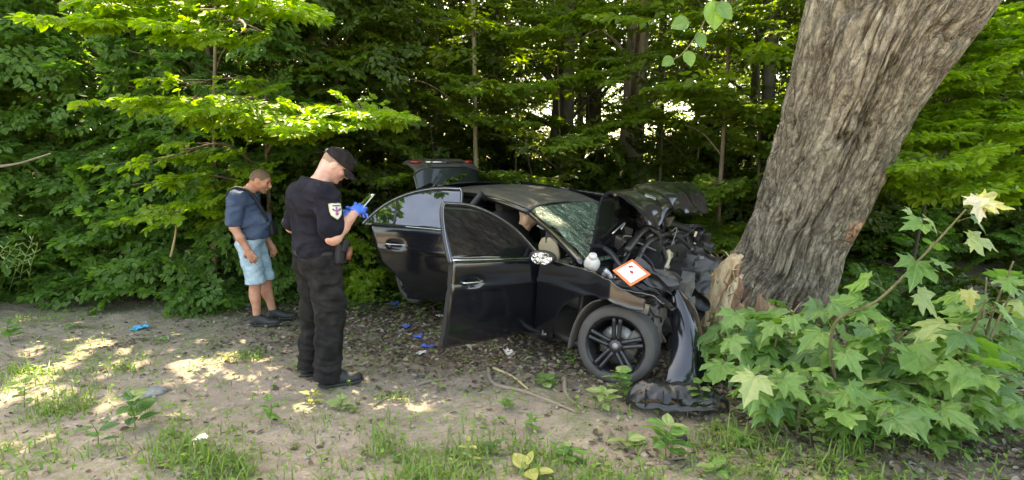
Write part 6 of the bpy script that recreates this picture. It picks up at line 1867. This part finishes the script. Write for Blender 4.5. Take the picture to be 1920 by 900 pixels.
# bent bare stem stooping at the left
P = [G(302, 545), W(318, 490, 6.4), W(330, 430, 6.4), W(326, 392, 6.35), W(340, 386, 6.3), W(345, 398, 6.25)]
P[0].z = g1(P[0].x, P[0].y)
tag(MB().tube([q[:] for q in P], [.014, .007], 7, n=34).build('bent_stem', M_STICKP), 'pale bare stem stooping at the top, left of the man in shorts', 'stem')
tag(MB().tube([W(0, 312, 5.2)[:], W(40, 305, 5.3)[:], W(95, 288, 5.5)[:]], [.014, .006], 6, n=16).build('bare_branch', M_STICK), 'bare grey branch sticking into the picture at the left edge', 'branch')
MBs = MB().tube([W(380, 432, 6.5)[:], W(440, 432, 6.4)[:], W(520, 437, 6.2)[:]], [.005, .004], 5, n=14).build('bare_branch', M_STICK)
tag(MBs, 'thin straight twig crossing behind the man in shorts', 'branch')

# litter
M_NIT = simple('blue_nitrile', (.06, .14, .60), .4, .2, 30, .3, 40); M_CYAN = simple('cyan_cloth', (.04, .42, .72), .6, .2, 20, .3, 40); M_PAP = simple('white_tissue', (.70, .68, .66), .8, .1, 20, .3, 40)
def scrap(name, px, py, w, h, m, lab, cat, seed, lift=.02):
    g = G(px, py); o = MB().slab(crumpled(w, h, seed, min(w, h) * .28, 12, 1.6), .003).build(name, m, None, loc=(g.x, g.y, g1(g.x, g.y) + lift), rot=(0, 0, seed * 1.3)); tag(o, lab, cat); return o
scrap('cloth', 260, 611, .15, .10, M_CYAN, 'cyan blue cloth scrap lying on the track at the left', 'cloth', 1)
scrap('paper', 306, 632, .09, .07, M_PAP, 'crumpled white tissue near the cyan scrap', 'paper', 2)
scrap('glove', 473, 572, .14, .09, M_NIT, 'discarded blue glove behind the heel of the man in shorts', 'glove', 3)
scrap('glove', 742, 572, .10, .09, M_NIT, 'discarded blue glove in the grass, farthest of those by the door', 'glove', 4, .05)
scrap('glove', 762, 615, .09, .07, M_NIT, 'discarded blue glove left of the door, second from the top', 'glove', 5)
scrap('glove', 783, 632, .08, .08, M_NIT, 'discarded blue glove close to the door edge', 'glove', 6)
scrap('glove', 803, 648, .09, .07, M_NIT, 'discarded blue glove nearest the lower door corner', 'glove', 7)
scrap('paper', 790, 658, .10, .05, M_PAP, 'white paper scrap at the lower door corner', 'paper', 8)
scrap('paper', 826, 597, .07, .06, M_PAP, 'white paper scrap hanging in weeds behind the front door', 'paper', 9)
scrap('paper', 742, 552, .07, .06, M_PAP, 'white paper scrap highest up beside the rear door', 'paper', 10)
scrap('paper', 955, 661, .15, .07, M_PAP, 'white paper lying flat under the open front door', 'paper', 11)
scrap('paper', 380, 842, .07, .05, M_PAP, 'pale scrap in the near grass', 'paper', 12, .05)
g = G(1268, 815); tag(MB().box((0, 0, 0), (.13, .09, .03), dent=.012, seed=3).build('plastic_scrap', M_BLACK, loc=(g.x, g.y, g1(g.x, g.y) + .015), rot=(.1, 0, .3), smooth=False), 'small black plastic scrap on the dirt below the arch liner', 'plastic')
g = G(285, 738); tag(MB().ell((0, 0, 0), (.10, .07, .03), fn=lambda X: X + .15 * vnoise(X[..., 0:1] * 3, X[..., 1:2] * 3, 0, 4)).build('stone', simple('grey_stone', (.20, .20, .20), .9, .3, 14, .5, 60), loc=(g.x, g.y, g1(g.x, g.y))), 'flat grey stone half sunk in the track', 'stone')
scr = [(1100, 690), (1010, 668), (1180, 725), (980, 640), (1230, 700), (1120, 745), (900, 655)]
for i, (px, py) in enumerate(scr):
    g = G(px, py); o = MB().box((0, 0, 0), (.04 + .01 * (i % 3), .025, .008), dent=.008, seed=i).build('plastic_shard', M_BLACKR, loc=(g.x, g.y, g1(g.x, g.y) + .012), rot=(.2, .1, i * 1.1), smooth=False)
    tag(o, 'small dark plastic shard in the leaf mould near the front wheel', 'shard', 'plastic shards round the front wheel')

# weeds one can tell apart: broad-leaved seedlings
def weed(px, py, n, h, size, kind, lab, seed, cat='weed', spread=.6, elong=1.0):
    r = np.random.default_rng(seed); g = G(px, py); pl = Vector((g.x, g.y, g1(g.x, g.y)))
    w = empty('weed', pl, 0, lab, cat)
    MB().tube([(0, 0, -.01), (r.normal(0, .01), r.normal(0, .01), h * .5), (r.normal(0, .02), r.normal(0, .02), h)], [.0035, .0015], 5, n=8).build('stem', BK_STEM, w)
    for i in range(n):
        a = i * 2.4 + r.uniform(-.4, .4); z = h * (.25 + .75 * (i + .5) / n); d = Vector((math.cos(a), math.sin(a), r.uniform(-.15, .35)))
        o = put_leaf(w, rl_me[kind if r.random() < .8 else 1], pl + Vector((0, 0, z)) + d * .012, d, (r.normal(0, .2), r.normal(0, .2), 1), size * r.uniform(.65, 1.15), pl)
        o.scale = (o.scale[0] * elong, o.scale[1], o.scale[2])
    return w
ws = [
    (1160, 745, 14, .22, .115, 0, 'leafy weed right before the front wheel'), (1130, 770, 11, .16, .11, 1, 'yellowish weed with broad leaves in front of the front wheel'), (1068, 688, 8, .16, .06, 0, 'weed at the left side of the front tyre'),
    (1195, 712, 7, .18, .05, 1, 'small upright weed touching the front tyre'), (1020, 718, 8, .07, .10, 0, 'low two-lobed weed left of the front wheel'), (1175, 825, 6, .06, .12, 1, 'pale round-leaved seedling at the bottom middle right'),
    (988, 890, 4, .06, .13, 3, 'single round yellow leaf at the bottom centre'), (820, 722, 6, .12, .06, 1, 'small lime weed beside the short brown stick'), (950, 765, 9, .10, .06, 0, 'low weed beyond the grass in the middle'),
    (1250, 860, 14, .24, .12, 0, 'leafy lime weed at the bottom right of the arch liner'), (1310, 775, 14, .26, .075, 0, 'feathery weed leaning on the arch liner'), (1345, 890, 5, .06, .11, 0, 'flat broad leaf at the bottom edge right of centre'),
    (640, 765, 8, .08, .09, 1, 'lime leafy weed just before the policeman\'s boots'), (585, 750, 8, .10, .07, 3, 'yellow sunlit weed left of the policeman\'s boots'), (190, 545, 9, .10, .15, 0, 'broad dock-like leaves on the track at the left'),
    (275, 552, 9, .12, .09, 2, 'dark clump of leaves at the foot of the bent stem'), (255, 815, 12, .22, .13, 2, 'tall wilted plant with drooping bluish leaves in the near grass'), (185, 850, 6, .16, .12, 2, 'thin wilted plant lying left of the drooping one'),
    (140, 610, 4, .05, .12, 1, 'pale flat leaf on the track at the left'), (510, 800, 8, .18, .08, 0, 'broad-leaved weed standing in the near grass'), (300, 640, 5, .05, .06, 0, 'tiny seedling beside the white tissue'),
    (1000, 800, 8, .10, .07, 0, 'low green weed in the middle of the near verge'), (1070, 860, 7, .10, .09, 0, 'broad-leaved weed at the lower middle'), (930, 850, 6, .10, .08, 2, 'dark-leaved weed at the lower centre'),
    (880, 870, 7, .14, .05, 3, 'slim pale yellow weed at the bottom centre left'), (560, 690, 7, .06, .07, 1, 'creeping yellow-green weed in the sunny patch'), (430, 680, 7, .07, .07, 3, 'creeping weed in the bright sunny patch on the track'),
    (45, 760, 9, .22, .10, 1, 'bright weed at the left edge in the sun'), (20, 640, 10, .25, .10, 0, 'leafy weed at the far left edge'), (390, 545, 8, .14, .09, 0, 'seedling between bush and track left of the man in shorts'),
    (540, 560, 9, .20, .09, 1, 'lime weed between the two men'), (720, 520, 10, .25, .08, 0, 'fresh weed under the rear door'), (790, 610, 8, .18, .05, 2, 'weed behind the lower door corner'), (755, 590, 8, .14, .05, 0, 'weed among the blue gloves'),
    (1440, 820, 10, .18, .08, 0, 'leafy weed below the maple saplings, left one'), (1520, 840, 10, .16, .08, 1, 'leafy weed below the maple saplings, middle one'), (1640, 850, 10, .16, .09, 0, 'leafy weed below the maple saplings, right one'),
    (1800, 860, 10, .14, .10, 2, 'broad weed in the lower right corner'), (1880, 830, 10, .2, .10, 2, 'tall broad weed at the right edge'), (1400, 770, 10, .16, .08, 0, 'weed at the right end of the arch liner'), (1390, 840, 8, .1, .07, 0, 'low weed right of the black plastic scrap'),
]
for i, a in enumerate(ws): weed(*a, 1200 + i, elong=.8 if i % 2 else 1.0)
# seed-pod stalks at the left edge, sunlit
sp_ = empty('rape_plant', G(20, 560), 0, 'pale yellow-green seed-pod stalks leaning at the left edge', 'plant'); spl = sp_.location
r = np.random.default_rng(3)
for i in range(6):
    b = G(10 + 18 * i - 50, 560); e = W(20 + 10 * i, 450 + 10 * (i % 4), 5.2 + .1 * (i % 3)); b = np.array(b[:]); e = np.array(e[:]); L0 = np.array(spl)
    c_ = cr([b - L0, b * .5 + e * .5 - L0 + [.0, 0, .08], e - L0], 14)
    st = MB().tube(c_, [.006, .003], 5).build('stalk', MM[1], sp_)
    pm_ = MB()
    for q in c_[5::2]:
        for sg in (-1, 1):
            d = nrm(np.array([sg * r.uniform(.5, 1), r.normal(0, .5), r.uniform(.2, .9)])); pm_.tube([q, q + d * .03, q + d * r.uniform(.06, .10)], [.004, .009, .002], 4, n=4, cap=False, flat=.5)
    o = pm_.build('seed_pods', MM[1], sp_); o['kind'] = 'stuff'
